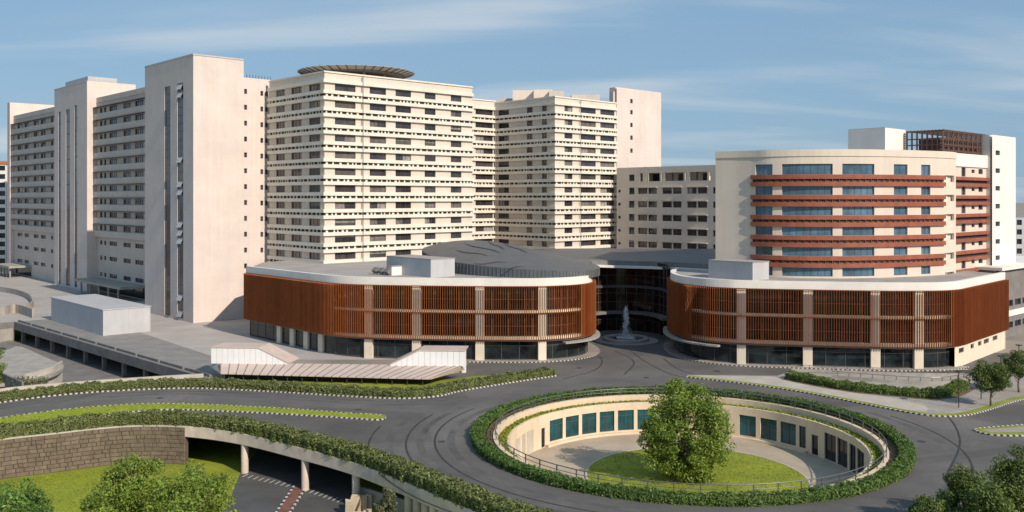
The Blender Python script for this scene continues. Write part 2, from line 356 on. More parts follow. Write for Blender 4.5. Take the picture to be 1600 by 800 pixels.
# ------------------------------------------------------------------ foliage
def leaf_mesh(name, P, NRM, size, m, var, extra=None, aspect=.6, jit=.9):
    n = len(P); P = np.asarray(P); d = np.asarray(NRM)+rng.normal(0, jit, (n, 3)); d /= np.linalg.norm(d, axis=1)[:, None]
    a = np.cross(d, rng.normal(0, 1, (n, 3))); a /= np.linalg.norm(a, axis=1)[:, None]; b = np.cross(d, a)
    sz = (size*rng.uniform(.6, 1.4, n))[:, None] if np.isscalar(size) else (size*rng.uniform(.7, 1.3, n))[:, None]
    a = a*sz*.5; b = b*sz*.5*aspect
    v = np.stack([P-a, P-b*.9, P+a, P+b*.9], 1).reshape(-1, 3); vv = np.repeat(var, 4); f = np.arange(n*4).reshape(-1, 4)
    if extra is not None:
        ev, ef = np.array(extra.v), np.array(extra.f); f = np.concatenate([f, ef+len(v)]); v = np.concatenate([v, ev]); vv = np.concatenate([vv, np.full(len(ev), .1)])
    lo, hi = v.min(0), v.max(0); c = np.array([(lo[0]+hi[0])/2, (lo[1]+hi[1])/2, lo[2]]); v = v-c
    me = bpy.data.meshes.new(name); me.vertices.add(len(v)); me.vertices.foreach_set('co', v.astype(np.float32).ravel())
    me.loops.add(f.size); me.loops.foreach_set('vertex_index', f.ravel().astype(np.int32)); me.polygons.add(len(f)); me.polygons.foreach_set('loop_start', (np.arange(len(f))*4).astype(np.int32))
    at = me.attributes.new('var', 'FLOAT', 'POINT'); at.data.foreach_set('value', vv.astype(np.float32))
    me.materials.append(MATS[m]); me.update(calc_edges=True); return me, c
def foliage(name, P, NRM, size, m, var, parent=None, extra=None, **k):
    me, c = leaf_mesh(name, P, NRM, size, m, var, extra, **k); o = bpy.data.objects.new(name, me); COL.objects.link(o); reg(o, c, parent); return o
def hedge(path, o0, o1, z0, h, m, label, dens=70, size=.26, lump=.2, name='hedge', group=None):
    L = path.L; wd = abs(o1-o0); oc = (o0+o1)/2; per = wd+2*h; n = int(L*per*dens)
    s = rng.uniform(0, L, n); q = rng.uniform(0, per, n)
    off = np.where(q < h, -wd/2, np.where(q < h+wd, q-h-wd/2, wd/2)); z = np.where(q < h, q, np.where(q < h+wd, h, per-q))
    nx = np.where(q < h, -1., np.where(q < h+wd, 0, 1.)); nzv = np.where((q >= h) & (q < h+wd), 1., .25)
    ph = rng.uniform(0, 6, 6)
    lm = lump*(np.sin(s*1.9+ph[0])+.8*np.sin(s*4.3+ph[1]+off*1.3)+.7*np.sin(s*.63+ph[2])+.6*np.sin(s*7.1+z*3+ph[3]))*.6
    lm += rng.normal(0, .06, n)
    z = z+np.where(nzv > .5, lm, lm*.3); off = off+nx*lm*.7
    r = np.clip(np.abs(off)/(wd/2), 0, 1); z = z-np.where(nzv > .5, .25*h*r**4, 0)
    pts = np.zeros((n, 3)); nr = np.zeros((n, 3))
    for k in range(n):
        p = path.pt(s[k]); nn = path.nm(s[k]); pts[k] = (p.x+nn.x*(oc+off[k]), p.y+nn.y*(oc+off[k]), z0+max(z[k], .03)); nr[k] = (nn.x*nx[k], nn.y*nx[k], nzv[k])
    core = MB(); sg = 1 if o1 > o0 else -1
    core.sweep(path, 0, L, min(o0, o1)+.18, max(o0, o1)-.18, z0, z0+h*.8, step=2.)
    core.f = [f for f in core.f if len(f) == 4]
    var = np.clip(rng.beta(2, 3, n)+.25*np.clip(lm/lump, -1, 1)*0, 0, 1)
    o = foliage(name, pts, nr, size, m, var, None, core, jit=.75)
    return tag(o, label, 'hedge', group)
def tree(name, base, h, crown, m, label, cat='tree', group=None, nclump=60, nleaf=130, lsize=.34, trunk_r=.22, z0c=.3, shape='round', clump_r=1.1, limbs=14, wob=1., seed=1):
    rg = np.random.default_rng(seed); t = thing(name, base, label, cat, group); bx, by, bz = base
    cz0 = bz+h*z0c; cz1 = bz+h; rx = crown
    cc = []
    for k in range(nclump*6):
        if len(cc) >= nclump: break
        p = rg.normal(0, 1, 3); p /= np.linalg.norm(p); r = rg.uniform(.25, 1)**.45
        if shape == 'round': prof = 1
        p = p*r
        tz = (p[2]+1)/2
        if shape == 'cone': wv = (1-tz)**.8*1.05+.12; lat = p[:2]/max(1e-3, math.sqrt(max(.02, 1-p[2]**2)))*wv*r
        elif shape == 'column': wv = min(1, 1.25*(1-tz)**.55)*min(1, .6+1.6*tz); lat = p[:2]/max(1e-3, math.sqrt(max(.05, 1-p[2]**2)))*wv*.92
        else: lat = p[:2]
        x, y = lat*rx; a = math.atan2(y, x); k2 = 1+wob*(.2*math.sin(3*a+seed)+.14*math.sin(5*a+2*seed+tz*5))
        cc.append((bx+x*k2, by+y*k2, cz0+tz*(cz1-cz0)-clump_r*.5))
    cc = np.array(cc); pts = []; nr = []; var = []
    for c in cc:
        cr = clump_r*rg.uniform(.5, 1.35); n = int(nleaf*cr/clump_r); d = rg.normal(0, 1, (n, 3)); d /= np.linalg.norm(d, axis=1)[:, None]
        cb_ = rg.normal(0, .16); rad = cr*rg.uniform(.25, 1, n)**.5; q = c+d*rad[:, None]*np.array([1, 1, .78]); pts.append(q); nr.append(d*.7+np.array([0, 0, .5])); var.append(np.clip(rg.normal(.42, .2, n)+cb_, 0, 1))
    pts = np.concatenate(pts); pts[:, 2] = np.maximum(pts[:, 2], bz+.1)
    foliage('crown', pts, np.concatenate(nr), lsize, m, np.concatenate(var), t, aspect=.62)
    b = MB(); top = Vector((bx+rg.normal(0, .15), by+rg.normal(0, .15), bz+h*.82)); bot = Vector((bx, by, bz-.05))
    tp = [bot.lerp(top, k/5)+Vector((rg.normal(0, .06), rg.normal(0, .06), 0))*(k > 0) for k in range(6)]
    b.tube(tp, [trunk_r*x for x in (1.25, 1, .82, .6, .4, .15)], 7)
    for k in rg.choice(len(cc), min(limbs, len(cc)), replace=False):
        c = Vector(cc[k]); f = min(max((c.z-bz)/h-.22, .16), .7); a = bot.lerp(top, f); md = a.lerp(c, .5)+Vector((0, 0, -.1*(c-a).length))
        r0 = trunk_r*(.55-.4*f); b.tube([a, md, c], [r0, r0*.6, r0*.2], 5)
    b.build('trunk', 'bark', t, smooth=True); return t
exec_marker = True
# ================================================================== THE SITE
RC = Vector((20.9, 113.0)); CZ = -4.9; LZ = -4.7     # roundabout centre, floor of its sunken court, low ground by the underpass
def arc(c, r, a0, a1, n): return [Vector((c[0]+r*math.cos(R(a0+(a1-a0)*k/n)), c[1]+r*math.sin(R(a0+(a1-a0)*k/n)))) for k in range(n+1)]
EDGE = Path(GL((-260, 742), (-110, 707), (0, 688), (80, 679), (150, 671), (215, 666.5), (289, 668), (370, 678.5), (460, 700), (550, 725), (640, 760), (735, 800), (820, 832), (905, 852)), 5)
SUNK = GL((22, 503), (322, 591), (240, 595), (160, 600), (90, 605), (0, 613), (-120, 628), (-260, 650), (-330, 590), (-260, 535), (-60, 512))
low_hole = list(EDGE.p)+[Vector((16, 60)), Vector((16, -300)), Vector((-400, -300)), Vector((-400, 90))]
BIG = [Vector(p) for p in ((-4000, -300.5), (4000, -300.5), (4000, 6000), (-4000, 6000))]
hole_ring = circle(RC, 23.0, 96)
struct('ground', MB().poly([BIG, low_hole, SUNK, hole_ring], 0), 'ground')
KN = Path(GL((-260, 672), (-110, 648), (0, 630), (100, 617.5), (200, 610.5), (300, 607.5), (400, 611.5), (500, 617.5), (600, 623), (650, 623), (690, 619), (722, 611.5), (800, 598.5), (850, 591), (872, 587.5)), 4)
road = list(EDGE.p)+[Vector((16, 60)), Vector((140, 60)), Vector((140, 150)), G(1700, 556), G(1574, 552), Vector((84, 176)), Vector((52, 186)), Vector((36, 208)), Vector((8, 208)), Vector((-8, 186)), Vector((-22, 176)), G(735, 562), G(722, 582), G(600, 600), G(300, 600), G(0, 616), G(-260, 655)]
struct('road', MB().poly([road, hole_ring], .004), 'asphalt')
struct('lower_ground', MB().poly([[Vector(p) for p in ((-400, -300), (16, -300), (16, 60), (10, 85), (-5, 100), (5, 240), (-400, 240))]], LZ), 'lawn')
# ---- terrace paving between the deck, the towers and the long podium
struct('terrace', MB().poly([GL((22, 502.5), (322, 590.5), (330, 583), (420, 562), (700, 562), (560, 520), (420, 470), (150, 430), (-60, 430), (-300, 470), (-60, 511.5))], .006), 'terrace')
def kerb(P, o0, o1, h, z=0., step=.36, name='kerb', s0=0, s1=None):
    b = MB(); s1 = P.L if s1 is None else s1; n = int((s1-s0)/step)
    for k in range(n): b.sweep(P, s0+(s1-s0)*k/n, s0+(s1-s0)*(k+1)/n-.001, o0, o1, z, z+h, k % 2)
    return struct(name, b, ['kerb_white', 'kerb_black'])
# ---- planted verge north of the left road
struct('verge', MB().prism(list(KN.p)+GL((868, 582), (800, 585.5), (735, 589), (705, 594), (600, 597.5), (400, 595), (330, 592), (240, 596), (160, 601), (90, 606), (0, 614), (-120, 629), (-260, 651)), 0, .10), 'lawn')
kerb(KN, -.3, .02, .16)
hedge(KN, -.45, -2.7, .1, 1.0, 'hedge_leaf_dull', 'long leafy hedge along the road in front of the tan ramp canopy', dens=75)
# ---- grass median of the left road
MED = Path(GL((-260, 712), (-110, 690), (0, 668.5), (60, 661), (120, 653.5), (210, 644), (270, 641), (330, 642.5), (438, 647.8), (530, 653.5), (585, 657), (600, 655.5), (603.5, 652), (598, 649.5), (580, 648), (530, 645), (438, 638.5), (300, 632), (210, 632.2), (120, 638.5), (60, 645.5), (0, 654), (-110, 672), (-260, 693)), 4)
struct('median', MB().prism(MED.p, 0, .12), 'lawn_bright'); kerb(MED, -.28, .02, .15)
def blades(name, loops, z, dens, hgt, label, m='blade', zf=None):
    tri = tessellate_polygon([[Vector((p[0], p[1], 0)) for p in l] for l in loops]); fl = [p for l in loops for p in l]; pts = []
    for t in tri:
        a, b, c = [np.array(fl[k][:2]) for k in t]; ar = abs(np.cross(b-a, c-a))/2; n = rng.poisson(ar*dens)
        q = rng.uniform(0, 1, (n, 2)); f = q.sum(1) > 1; q[f] = 1-q[f]; pts.append(a+q[:, :1]*(b-a)+q[:, 1:]*(c-a))
    pts = np.concatenate(pts); n = len(pts); pts = np.c_[pts, np.full(n, z)+rng.uniform(0, hgt, n)]
    cl = .5+.5*np.sin(pts[:, 0]*1.3+np.sin(pts[:, 1]*.9)*2)*np.sin(pts[:, 1]*1.1+1)
    o = foliage(name, pts, np.tile([0, 0, .4], (n, 1)), .16, m, np.clip(rng.normal(.4, .2, n)+.25*(cl-.5), 0, 1))
    return tag(o, label, 'grass', kind='stuff')
blades('grass', [MED.p], .12, 22, .16, 'bright tufted grass on the kerbed road median')
# ---- low ground beside the underpass
blades('grass', [[Vector(p) for p in ((-75, 78), (-33, 78), (-34.2, 113), (-40, 117), (-53, 115), (-62, 110), (-74, 103))]], LZ, 14, .14, 'mown lawn below the stone retaining wall')
# underpass roads run out from under the bridge
def lane(name, pts, z, m): return struct(name, MB().poly([GL(*pts, z=LZ)], LZ+z), m)
l0, l1, m0, m1, r0_ = (374, 742), (340, 830), (470, 764), (424, 830), (541, 782)
lane('underpass_road', (l0, l1, (600, 830), (548, 788), (560, 740), (520, 690), (420, 690), (405, 700)), .004, 'asphalt_low')
UD = (G(424, 830, LZ)-G(470, 764, LZ)).normalized()
a, b = G(469, 761, LZ), G(424, 830, LZ); md = Path([a, b])
struct('underpass_median', MB().sweep(md, 0, md.L, -.62, .62, LZ, LZ+.1), 'median_red')
kerb(md, .62, .85, .16, LZ, .6); kerb(md, -.85, -.62, .16, LZ, .6)
rb = MB()
for (xa, ya), (xb, yb), n in (((383, 741), (459, 758), 9), ((481, 763), (538, 782), 8)):
    for k in range(n):
        p = G(xa+(xb-xa)*(k+.5)/n, ya+(yb-ya)*(k+.5)/n-1, LZ); q = p+UD*1.1+Vector((-.35, 0)); n_ = Vector((UD.y, -UD.x))*.09
        rb.quad((p.x-n_.x, p.y-n_.y, LZ+.009), (q.x-n_.x, q.y-n_.y, LZ+.009), (q.x+n_.x, q.y+n_.y, LZ+.009), (p.x+n_.x, p.y+n_.y, LZ+.009))
struct('rumble_marking', rb, 'marking')
# ---- retaining wall of stone blocks, then the bridge
sW = EDGE.s_at(289)
rw = thing('retaining_wall', (*EDGE.pt(sW*.6), LZ), 'brown stone block retaining wall curving below the hedge beside the lawn', 'wall')
MB().sweep(EDGE, EDGE.s_at(-110), sW, -.7, -.06, LZ-.3, -.02, 0, 1.).build('backing', 'mortar', rw)
MB().sweep(EDGE, EDGE.s_at(-110), sW, -.55, .06, -.02, .16, 0, 1.).build('coping', 'concrete_pale', rw)
rr = random.Random(3); nb = 0
hc = (-.04-LZ)/9
s_lo = EDGE.s_at(-12)
for row in range(9):
    s = s_lo-rr.uniform(0, 1.2)
    while s < sW-.05:
        wd = rr.choice((.5, .7, .9, 1.1, 1.4, 1.7)); e = min(s+wd, sW)
        if sW-e < .4: e = sW
        zz = LZ+row*hc
        pj = rr.uniform(.02, .10)
        c = EDGE.pt((s+e)/2, 0); wdm = round((e-s), 1)
        def blk(wdm=wdm):
            x = wdm/2-.025; z1 = hc-.04; b = MB(); k = .035
            return mesh_of(b.hexa([(-x, -.0, .0), (x, -.0, .0), (x, .12, .0), (-x, .12, .0), (-x, -.0, z1), (x, -.0, z1), (x, .12, z1), (-x, .12, z1)]).hexa([(-x+k, -.05, k), (x-k, -.05, k), (x, 0, 0), (-x, 0, 0), (-x+k, -.05, z1-k), (x-k, -.05, z1-k), (x, 0, z1), (-x, 0, z1)]), 'stone')
        c = EDGE.pt((s+e)/2, pj-.04); inst('stone_block', shared(('blk', wdm), blk), (c.x, c.y, zz+.02), EDGE.ang((s+e)/2), rw); nb += 1
        s = e
sB1 = EDGE.L
br = thing('road_bridge', (*EDGE.pt((sW+sB1)/2, -4), LZ), 'concrete road bridge with pale fascia over the underpass', 'bridge')
fb = MB(); k = sW
n = int((sB1-sW)/3.4)
for i in range(n):
    a_, b_ = sW+(sB1-sW)*i/n, sW+(sB1-sW)*(i+1)/n-.02
    MB().sweep(EDGE, a_, b_, -.25, .02, -1.15, .18).build('fascia_panel', 'fascia_beam', br)
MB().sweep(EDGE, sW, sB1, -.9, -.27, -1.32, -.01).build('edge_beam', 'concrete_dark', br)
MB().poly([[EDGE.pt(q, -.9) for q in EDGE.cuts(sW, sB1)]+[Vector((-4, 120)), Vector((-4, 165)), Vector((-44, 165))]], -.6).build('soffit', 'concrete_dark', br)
def pier(px, d_off, r=.62, name='column'):
    s = EDGE.s_at(px); p = EDGE.pt(s, d_off); MB().tube([(p.x, p.y, LZ-.1), (p.x, p.y, -1.14)], r, 20).build(name, 'fascia_beam', br)
for px in (378, 472, 551): pier(px, -.45, .44)
for px in (372, 455, 520): pier(px, -13, .42)
for k in range(7): pier(632+k*13, -.5, .42, 'pile')
MB().grid(Vector((-46, 160)), 0, 60, 0, .5, LZ, -.5, 0, Vector((1, 0)), Vector((0, 1))).build('back_wall', 'concrete_dark', br)
# low boulder wall and conifer at the right side of the underpass
st = thing('rock_edging', (*G(560, 800, LZ), LZ), 'pale squared boulders edging the underpass beside the grey conifer', 'rocks')
for i, (px, py, sx, sz) in enumerate(((546, 795, .9, 1.5), (556, 790, 1.0, 1.7), (567, 786, .9, 1.5), (560, 806, 1.2, 1.0), (574, 801, .9, .9), (548, 812, 1.0, .9), (577, 784, .7, 1.6))):
    p = G(px, py+10, LZ); b = MB(); j = lambda: rr.uniform(-.12, .12)
    b.hexa([(p.x-sx/2+j(), p.y-.4+j(), LZ-.05), (p.x+sx/2+j(), p.y-.4+j(), LZ-.05), (p.x+sx/2+j(), p.y+.5+j(), LZ-.05), (p.x-sx/2+j(), p.y+.5+j(), LZ-.05), (p.x-sx/2+j(), p.y-.35+j(), LZ+sz+j()), (p.x+sx/2+j(), p.y-.35+j(), LZ+sz+j()), (p.x+sx/2+j(), p.y+.4+j(), LZ+sz+j()), (p.x-sx/2+j(), p.y+.4+j(), LZ+sz+j())])
    b.build('boulder', 'boulder', st)
wing = Path(GL((560, 787), (640, 812), z=LZ)); tag(MB().sweep(wing, 0, wing.L, -.3, 0, LZ, LZ+1.9).build('wing_wall', 'concrete'), 'low grey concrete wing wall behind the grey conifer', 'wall')
HB = Path([EDGE.pt(q, 0) for q in EDGE.cuts(EDGE.s_at(-130), EDGE.L, 2.)])
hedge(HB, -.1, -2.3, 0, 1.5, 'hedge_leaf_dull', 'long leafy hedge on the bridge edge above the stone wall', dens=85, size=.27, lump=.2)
# leaves that hang over the bridge edge
# ---- ring: hedge, soil bed, rail, walls, sunken court
ring = lambda r, n=120: Path(circle(RC, r, n)+[circle(RC, r, n)[0]], 0, True)
R1 = ring(24.3)                                     # clockwise: right hand points to the centre
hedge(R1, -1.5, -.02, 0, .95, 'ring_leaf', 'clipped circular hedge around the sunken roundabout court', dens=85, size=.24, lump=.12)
struct('planting_bed', MB().sweep(R1, 0, R1.L, .02, 1.15, 0, .10, 0), 'soil')
cw = thing('court_wall', (RC.x, RC.y+21, CZ), 'curved cream wall with teal glazing around the sunken court', 'wall')
RW = ring(22.7)
MB().sweep(RW, 0, RW.L, -.5, 0, -.95, .26).build('upper_wall', 'court_wall', cw)
MB().sweep(RW, 0, RW.L, -.02, 1.45, -.95, -.6).build('ledge', 'soil', cw)
CW = Path(arc(RC, 21.2, 192, -12, 110)); CB = Path(arc(RC, 21.2, -12, -168, 60))
gl = [(859, 879.5), (884, 904.5), (909.5, 932), (937, 960), (965.5, 990.5), (996, 1021), (1155, 1181), (1188, 1213.5), (1219.5, 1243.5), (1248.5, 1259)]
ops = []; gz0, gz1 = -4.4, -1.5
for a, b in gl: ops.append((CW.s_at(a), CW.s_at(b), gz0, gz1, 'g'))
for a, b in ((846, 851.5), (1133, 1139), (1268, 1278)): ops.append((CW.s_at(a), CW.s_at(b), CZ+.05, -2.2, 'd'))
for a, b in ((1288, 1306), (1308, 1324), (1327, 1337), (1338.5, 1350)): ops.append((CW.s_at(a), CW.s_at(b), CZ+.05, -1.4, 'k'))
for a, b in ((806, 813), (815.5, 821), (823, 833.5)): ops.append((CW.s_at(a), CW.s_at(b), CZ+.05, -1.9, 'p'))
MB().wall(CW, CZ, -.48, ops, .2).build('lower_wall', 'court_wall', cw)
MB().wall(CB, CZ, -.48, [], .4).build('lower_wall', 'court_wall', cw)
MB().sweep(CW, 0, CW.L, -.35, -.01, -.6, -.47).sweep(CB, 0, CB.L, -.35, -.01, -.6, -.47).build('coping', 'court_wall', cw)
MB().sweep(CW, CW.s_at(852), CW.s_at(1262), .01, .55, CZ, CZ+.32).build('plinth', 'court_wall', cw)
for o in ops:
    if o[4] == 'g': window(CW, *o[:4], cw, .17, 2, 'glass_teal', 'frame', True)
    elif o[4] == 'd': window(CW, *o[:4], cw, .17, 1, 'glass_dark', 'frame', name='door')
    elif o[4] == 'k': window(CW, *o[:4], cw, .17, 2, 'glass_dark', 'frame', name='window')
    else: MB().sweep(CW, o[0], o[1], -.2, -.12, o[2], o[3]).build('door', 'concrete_pale', cw)
LG = ring(22.6)
struct('court_floor', MB().poly([circle(RC, 21.7, 72)], CZ), 'court_paving')
LC = Vector((22.3, 112.7)); LR = ring(13.2); LR = Path(circle(LC, 13.2, 72)+[circle(LC, 13.2, 72)[0]], 0, True)
b = MB(); prof = [(13.2, .0), (13.2, .12), (11, .35), (7, .6), (3, .72), (.01, .75)]; b.lathe((LC.x, LC.y, CZ), prof, 64)
struct('court_lawn', b, 'lawn')
struct('lawn_edging', MB().sweep(LR, 0, LR.L, -.18, .02, CZ, CZ+.16), 'concrete_pale')
pt_ = []; 
for k in range(9000):
    r = 13*math.sqrt(rng.uniform()); a = rng.uniform(0, 6.283); pt_.append((LC.x+r*math.cos(a), LC.y+r*math.sin(a), CZ+.75-.62*(r/13.2)**2+rng.uniform(-.02, .1)))
tag(foliage('grass', pt_, np.tile([0, 0, .4], (len(pt_), 1)), .17, 'blade', np.clip(rng.normal(.4, .22, len(pt_)), 0, 1)), 'grass on the mounded round lawn in the sunken court', 'grass', kind='stuff')
gp = []
for k in range(7000):
    r = rng.uniform(21.4, 22.6); a = rng.uniform(0, 6.283); gp.append((RC.x+r*math.cos(a), RC.y+r*math.sin(a), -.6+rng.uniform(0, .2)))
tag(foliage('ground_cover', gp, np.tile([0, 0, .6], (len(gp), 1)), .3, 'blade', rng.beta(2, 3, len(gp))), 'low green ground cover on the ledge round the court', 'plants', kind='stuff')
gp = []
for k in range(1500):
    r = rng.uniform(23.3, 24.3); a = rng.uniform(0, 6.283); gp.append((RC.x+r*math.cos(a), RC.y+r*math.sin(a), .1+rng.uniform(0, .12)))
tag(foliage('ground_cover', gp, np.tile([0, 0, .6], (len(gp), 1)), .2, 'leaf_olive', rng.beta(2, 3, len(gp))), 'sparse dry plants on the soil strip beside the ring rail', 'plants', kind='stuff')
rl = thing('ring_railing', (RC.x, RC.y-23.2, .28), 'grey steel railing circling the sunken court', 'railing')
RL = ring(22.95)
for z in (.75, 1.22): 
    b = MB()
    b.tube([(p.x, p.y, z) for p in RL.p], .055 if z > 1 else .035, 6, cap=False).build('top_rail' if z > 1 else 'mid_rail', 'steel', rl, smooth=True)
pm = mesh_of(MB().box(-.05, .05, -.05, .05, 0, .95), 'steel')
for k in range(56):
    p = RL.pt(RL.L*k/56); inst('post', pm, (p.x, p.y, .27), RL.ang(RL.L*k/56), rl)
# ---- dark curved joints and tyre marks on the asphalt
b = MB()
for r, a0, a1 in ((30.2, 150, 275), (33.6, 160, 262), (38.0, 172, 235), (31.5, 20, -50)):
    P = Path(arc(RC, r, a0, a1, 50)); b.sweep(P, 0, P.L, -.13, .13, .004, .009)
for pts in (((905, 545), (935, 556), (940, 568), (925, 580), (880, 592)), ((960, 548), (985, 560), (990, 570), (975, 585)), ((985, 548), (1010, 566), (1050, 585), (1100, 594)), ((1036, 560), (1060, 577), (1095, 588)), ((1435, 625), (1480, 650), (1500, 690), (1480, 740))):
    P = Path(GL(*pts), 6); b.sweep(P, 0, P.L, -.12, .12, .004, .010)
struct('road_joints', b, 'tyre_mark')
b = MB()                                             # polished wheel paths round the ring and along the left road
for r_, a0, a1 in ((28.3, 140, 285), (31.9, 150, 268), (35.6, 165, 240), (30.2, 25, -55), (28.0, 95, 10)):
    P = Path(arc(RC, r_, a0, a1, 60)); b.sweep(P, 0, P.L, -.45, .45, .004, .0065)
for o_ in (1.5, 3.3): b.sweep(KN, 0, KN.s_at(690), o_, o_+.7, .004, .0065)
struct('wheel_path', b, 'asphalt_worn')
for px, py in ((690, 690), (560, 640), (905, 575), (1010, 590), (1440, 690), (1330, 605), (720, 760), (250, 622), (1120, 580)):
    p = G(px, py); struct('manhole_cover', MB().lathe((*p, 0), [(.5, .005), (.5, .016), (.44, .018), (.01, .018)], 20), 'manhole')
# ---- right hand pavement, hedge, ramp, plaza
KR = Path(GL((1072, 590), (1130, 596.5), (1200, 605.5), (1260, 615), (1320, 626.5), (1380, 638.5), (1430, 647.5), (1470, 651.5), (1510, 650), (1550, 640), (1600, 624.5), (1720, 598)), 4)
struct('side_verge', MB().prism(list(KR.p)+GL((1720, 556), (1590, 560), (1560, 570), (1510, 590), (1420, 588), (1300, 584.5), (1232, 582), (1215, 588), (1150, 587.5), (1075, 586.5)), 0, .1), 'concrete'); kerb(KR, -.28, .02, .16)
struct('grass_strip', MB().sweep(KR, 0, KR.L, -1.3, -.28, .1, .135), 'lawn')
struct('pavement', MB().poly([Path(GL((1078, 588), (1150, 588.3), (1220, 590.5), (1290, 604), (1380, 620.5), (1435, 632), (1450, 639), (1440, 644), (1400, 639), (1300, 619.5), (1200, 602), (1100, 591.5)), 3, True).p[:-1]], .108), 'pavement')
struct('plaza', MB().poly([GL((1455, 634), (1500, 641.5), (1545, 633), (1600, 617), (1720, 590), (1720, 557), (1595, 561), (1560, 572), (1520, 592), (1490, 612), (1450, 626))], .112), 'paving')
HR = Path(GL((1226, 593), (1280, 604), (1339, 613.5), (1400, 619.5), (1454, 624), (1492, 619), (1516, 607)), 4)
hedge(HR, .0, -2.0, .1, 1.05, 'hedge_leaf', 'leafy hedge between the pale pavement and the ramp railing', dens=75)
struct('hedge_bed', MB().sweep(HR, 0, HR.L, 0, .8, .1, .135), 'soil')
for pts, lb in ((((1236, 581.5), (1330, 585), (1420, 588.5), (1512, 589.5)), 'grey railing on a low concrete wall beside the right podium kerb'), (((1300, 592), (1400, 600), (1470, 602), (1520, 594)), 'grey railing on a low concrete wall behind the right hedge')):
    P = Path(GL(*pts), 4); t = thing('ramp_railing', (*P.pt(P.L/2), .1), lb, 'railing')
    MB().sweep(P, 0, P.L, -.12, .12, .1, .62).build('low_wall', 'concrete', t)
    MB().tube([(p.x, p.y, 1.25) for p in P.p], .05, 6).build('top_rail', 'steel', t)
    for k in range(14):
        p = P.pt(P.L*(k+.5)/14); inst('post', pm, (p.x, p.y, .3), P.ang(0), t)
MR = Path(GL((1521, 672), (1545, 680), (1600, 682), (1720, 678), (1720, 655), (1600, 664), (1545, 668.5)), 3, True)
struct('side_median', MB().prism(MR.p[:-1], 0, .12), 'lawn'); kerb(MR, -.25, .02, .15)
struct('side_median_paving', MB().poly([GL((1532, 673), (1600, 668), (1720, 661), (1720, 672), (1600, 676.5), (1548, 677))], .128), 'paving')
struct('near_verge', MB().prism([Vector(p) for p in ((28, 60), (33, 80), (47, 87), (80, 94), (139, 94), (139, 60))], 0, .12), 'lawn')
# ================================================================== THE HOSPITAL
def cols(P, px): return [(P.s_at(a), P.s_at(b)) for a, b in px]
def banded(root, P, zc0, nrow, fh, cl, wall, band, z0, z1, wh=1.6, lead=.6, proj=.6, brk=.55, glass='glass', nm=3, s1=None, skip=()):
    ops = []; s1 = P.L if s1 is None else s1
    for r in range(nrow):
        zc = zc0-r*fh
        for k, (a, b) in enumerate(cl): ops.append((a, b, zc-wh/2, zc+wh/2, r, k))
    MB().wall(P, z0, z1, ops, .3, s1=s1).build('wall', wall, root)
    for o in ops:
        g = glass if random.random() > .16 else 'curtain'
        window(P, *o[:4], root, .28, max(1, min(nm, int(round((o[1]-o[0])/1.3)))), g, blind=.35)
    bb = MB(); gap = fh-wh; hb = gap*.345
    for r in range(nrow+1):
        zt = zc0-r*fh+wh/2+gap                        # sill line of the row above
        if r > 0: MB().sweep(P, -lead, s1, 0, proj, zt-.06-hb, zt-.06).build('band', band, root)
        if zt-gap+hb > z0+.5 and r < nrow or r == 0:
            MB().sweep(P, -lead, s1, 0, proj, zt-gap+.03 if r else zt-gap+.03, zt-gap+.03+hb).build('band', band, root)
        if r > 0:
            za_, zb_ = zt-gap+.03+hb, zt-.06-hb
            MB().sweep(P, 0, s1, .015, .06, za_, zb_).build('louvre_strip', 'recess', root)
            q = .2
            while q < s1-.6:
                wc = random.uniform(.25, .6); bb.sweep(P, q, q+wc, .07, proj*.45, za_, zb_); q += wc+random.choice((.6, .9, 1.2, 1.5))
    bb.build('bracket', band, root, kind='stuff')
def parapet(root, P, s0, s1, z, m, proj=.25): MB().sweep(P, s0, s1, -.4, proj, z-.35, z).build('parapet', m, root)
TW = 'hospital towers'
# ---- helipad tower
B0 = PD(507, 208.8); BR = Path([B0, B0+U*hit(B0, U, 738)]); BL = Path([B0+V*hit(B0, V, 421), B0])
t = thing('hospital_tower', (*B0, 0), 'cream banded tower carrying the round helipad', 'tower', TW); zt = ZY(110.5, B0.y)
MB().grid(B0, .62, BR.L, .62, BL.L, 0, zt-.6).build('core', 'wall_cream', t)
zb = ZY(137.4, BR.pt(BR.s_at(539)).y)
cx = lambda x: 400+x/2.3525
banded(t, BR, zb, 13, 3.84, cols(BR, [(cx(290), cx(366)), (cx(418), cx(478)), (cx(513), cx(570)), (cx(620), cx(660)), (cx(716), cx(755))]), 'wall_cream', 'band_cream', 4, zt)
banded(t, BL, zb, 13, 3.84, cols(BL, [(cx(74), cx(106)), (cx(130), cx(168)), (cx(195), cx(236))]), 'wall_cream', 'band_cream', 4, zt, lead=0)
parapet(t, BR, -.25, BR.L, zt+.02, 'band_cream'); parapet(t, BL, 0, BL.L, zt+.02, 'band_cream')
sp = BR.s_at(cx(388)); p = BR.pt(sp, .58); MB().tube([(p.x, p.y, 6), (p.x, p.y, zt-.4)], .11, 6).build('drainpipe', 'frame', t)
hc_ = PD(557, 233); hz = ZY(116.5, 233)
t = thing('helipad', (*hc_, zt-.6), 'round steel helipad deck with radial safety net on the tower roof', 'helipad')
MB().lathe((*hc_, hz), [(.01, -.5), (11.8, -.5), (12, 0), (.01, 0)], 48).build('deck', 'concrete_dark', t)
MB().lathe((*hc_, hz), [(12, -.25), (14.4, .35), (14.4, .42), (12, -.1)], 48).build('net', 'frame_light', t)
for k in range(40):
    a = 6.2832*k/40; c, s = math.cos(a), math.sin(a); MB().bar((hc_.x+11.6*c, hc_.y+11.6*s, hz-.55), (hc_.x+14.6*c, hc_.y+14.6*s, hz+.36), .07).build('net_arm', 'steel_brown', t)
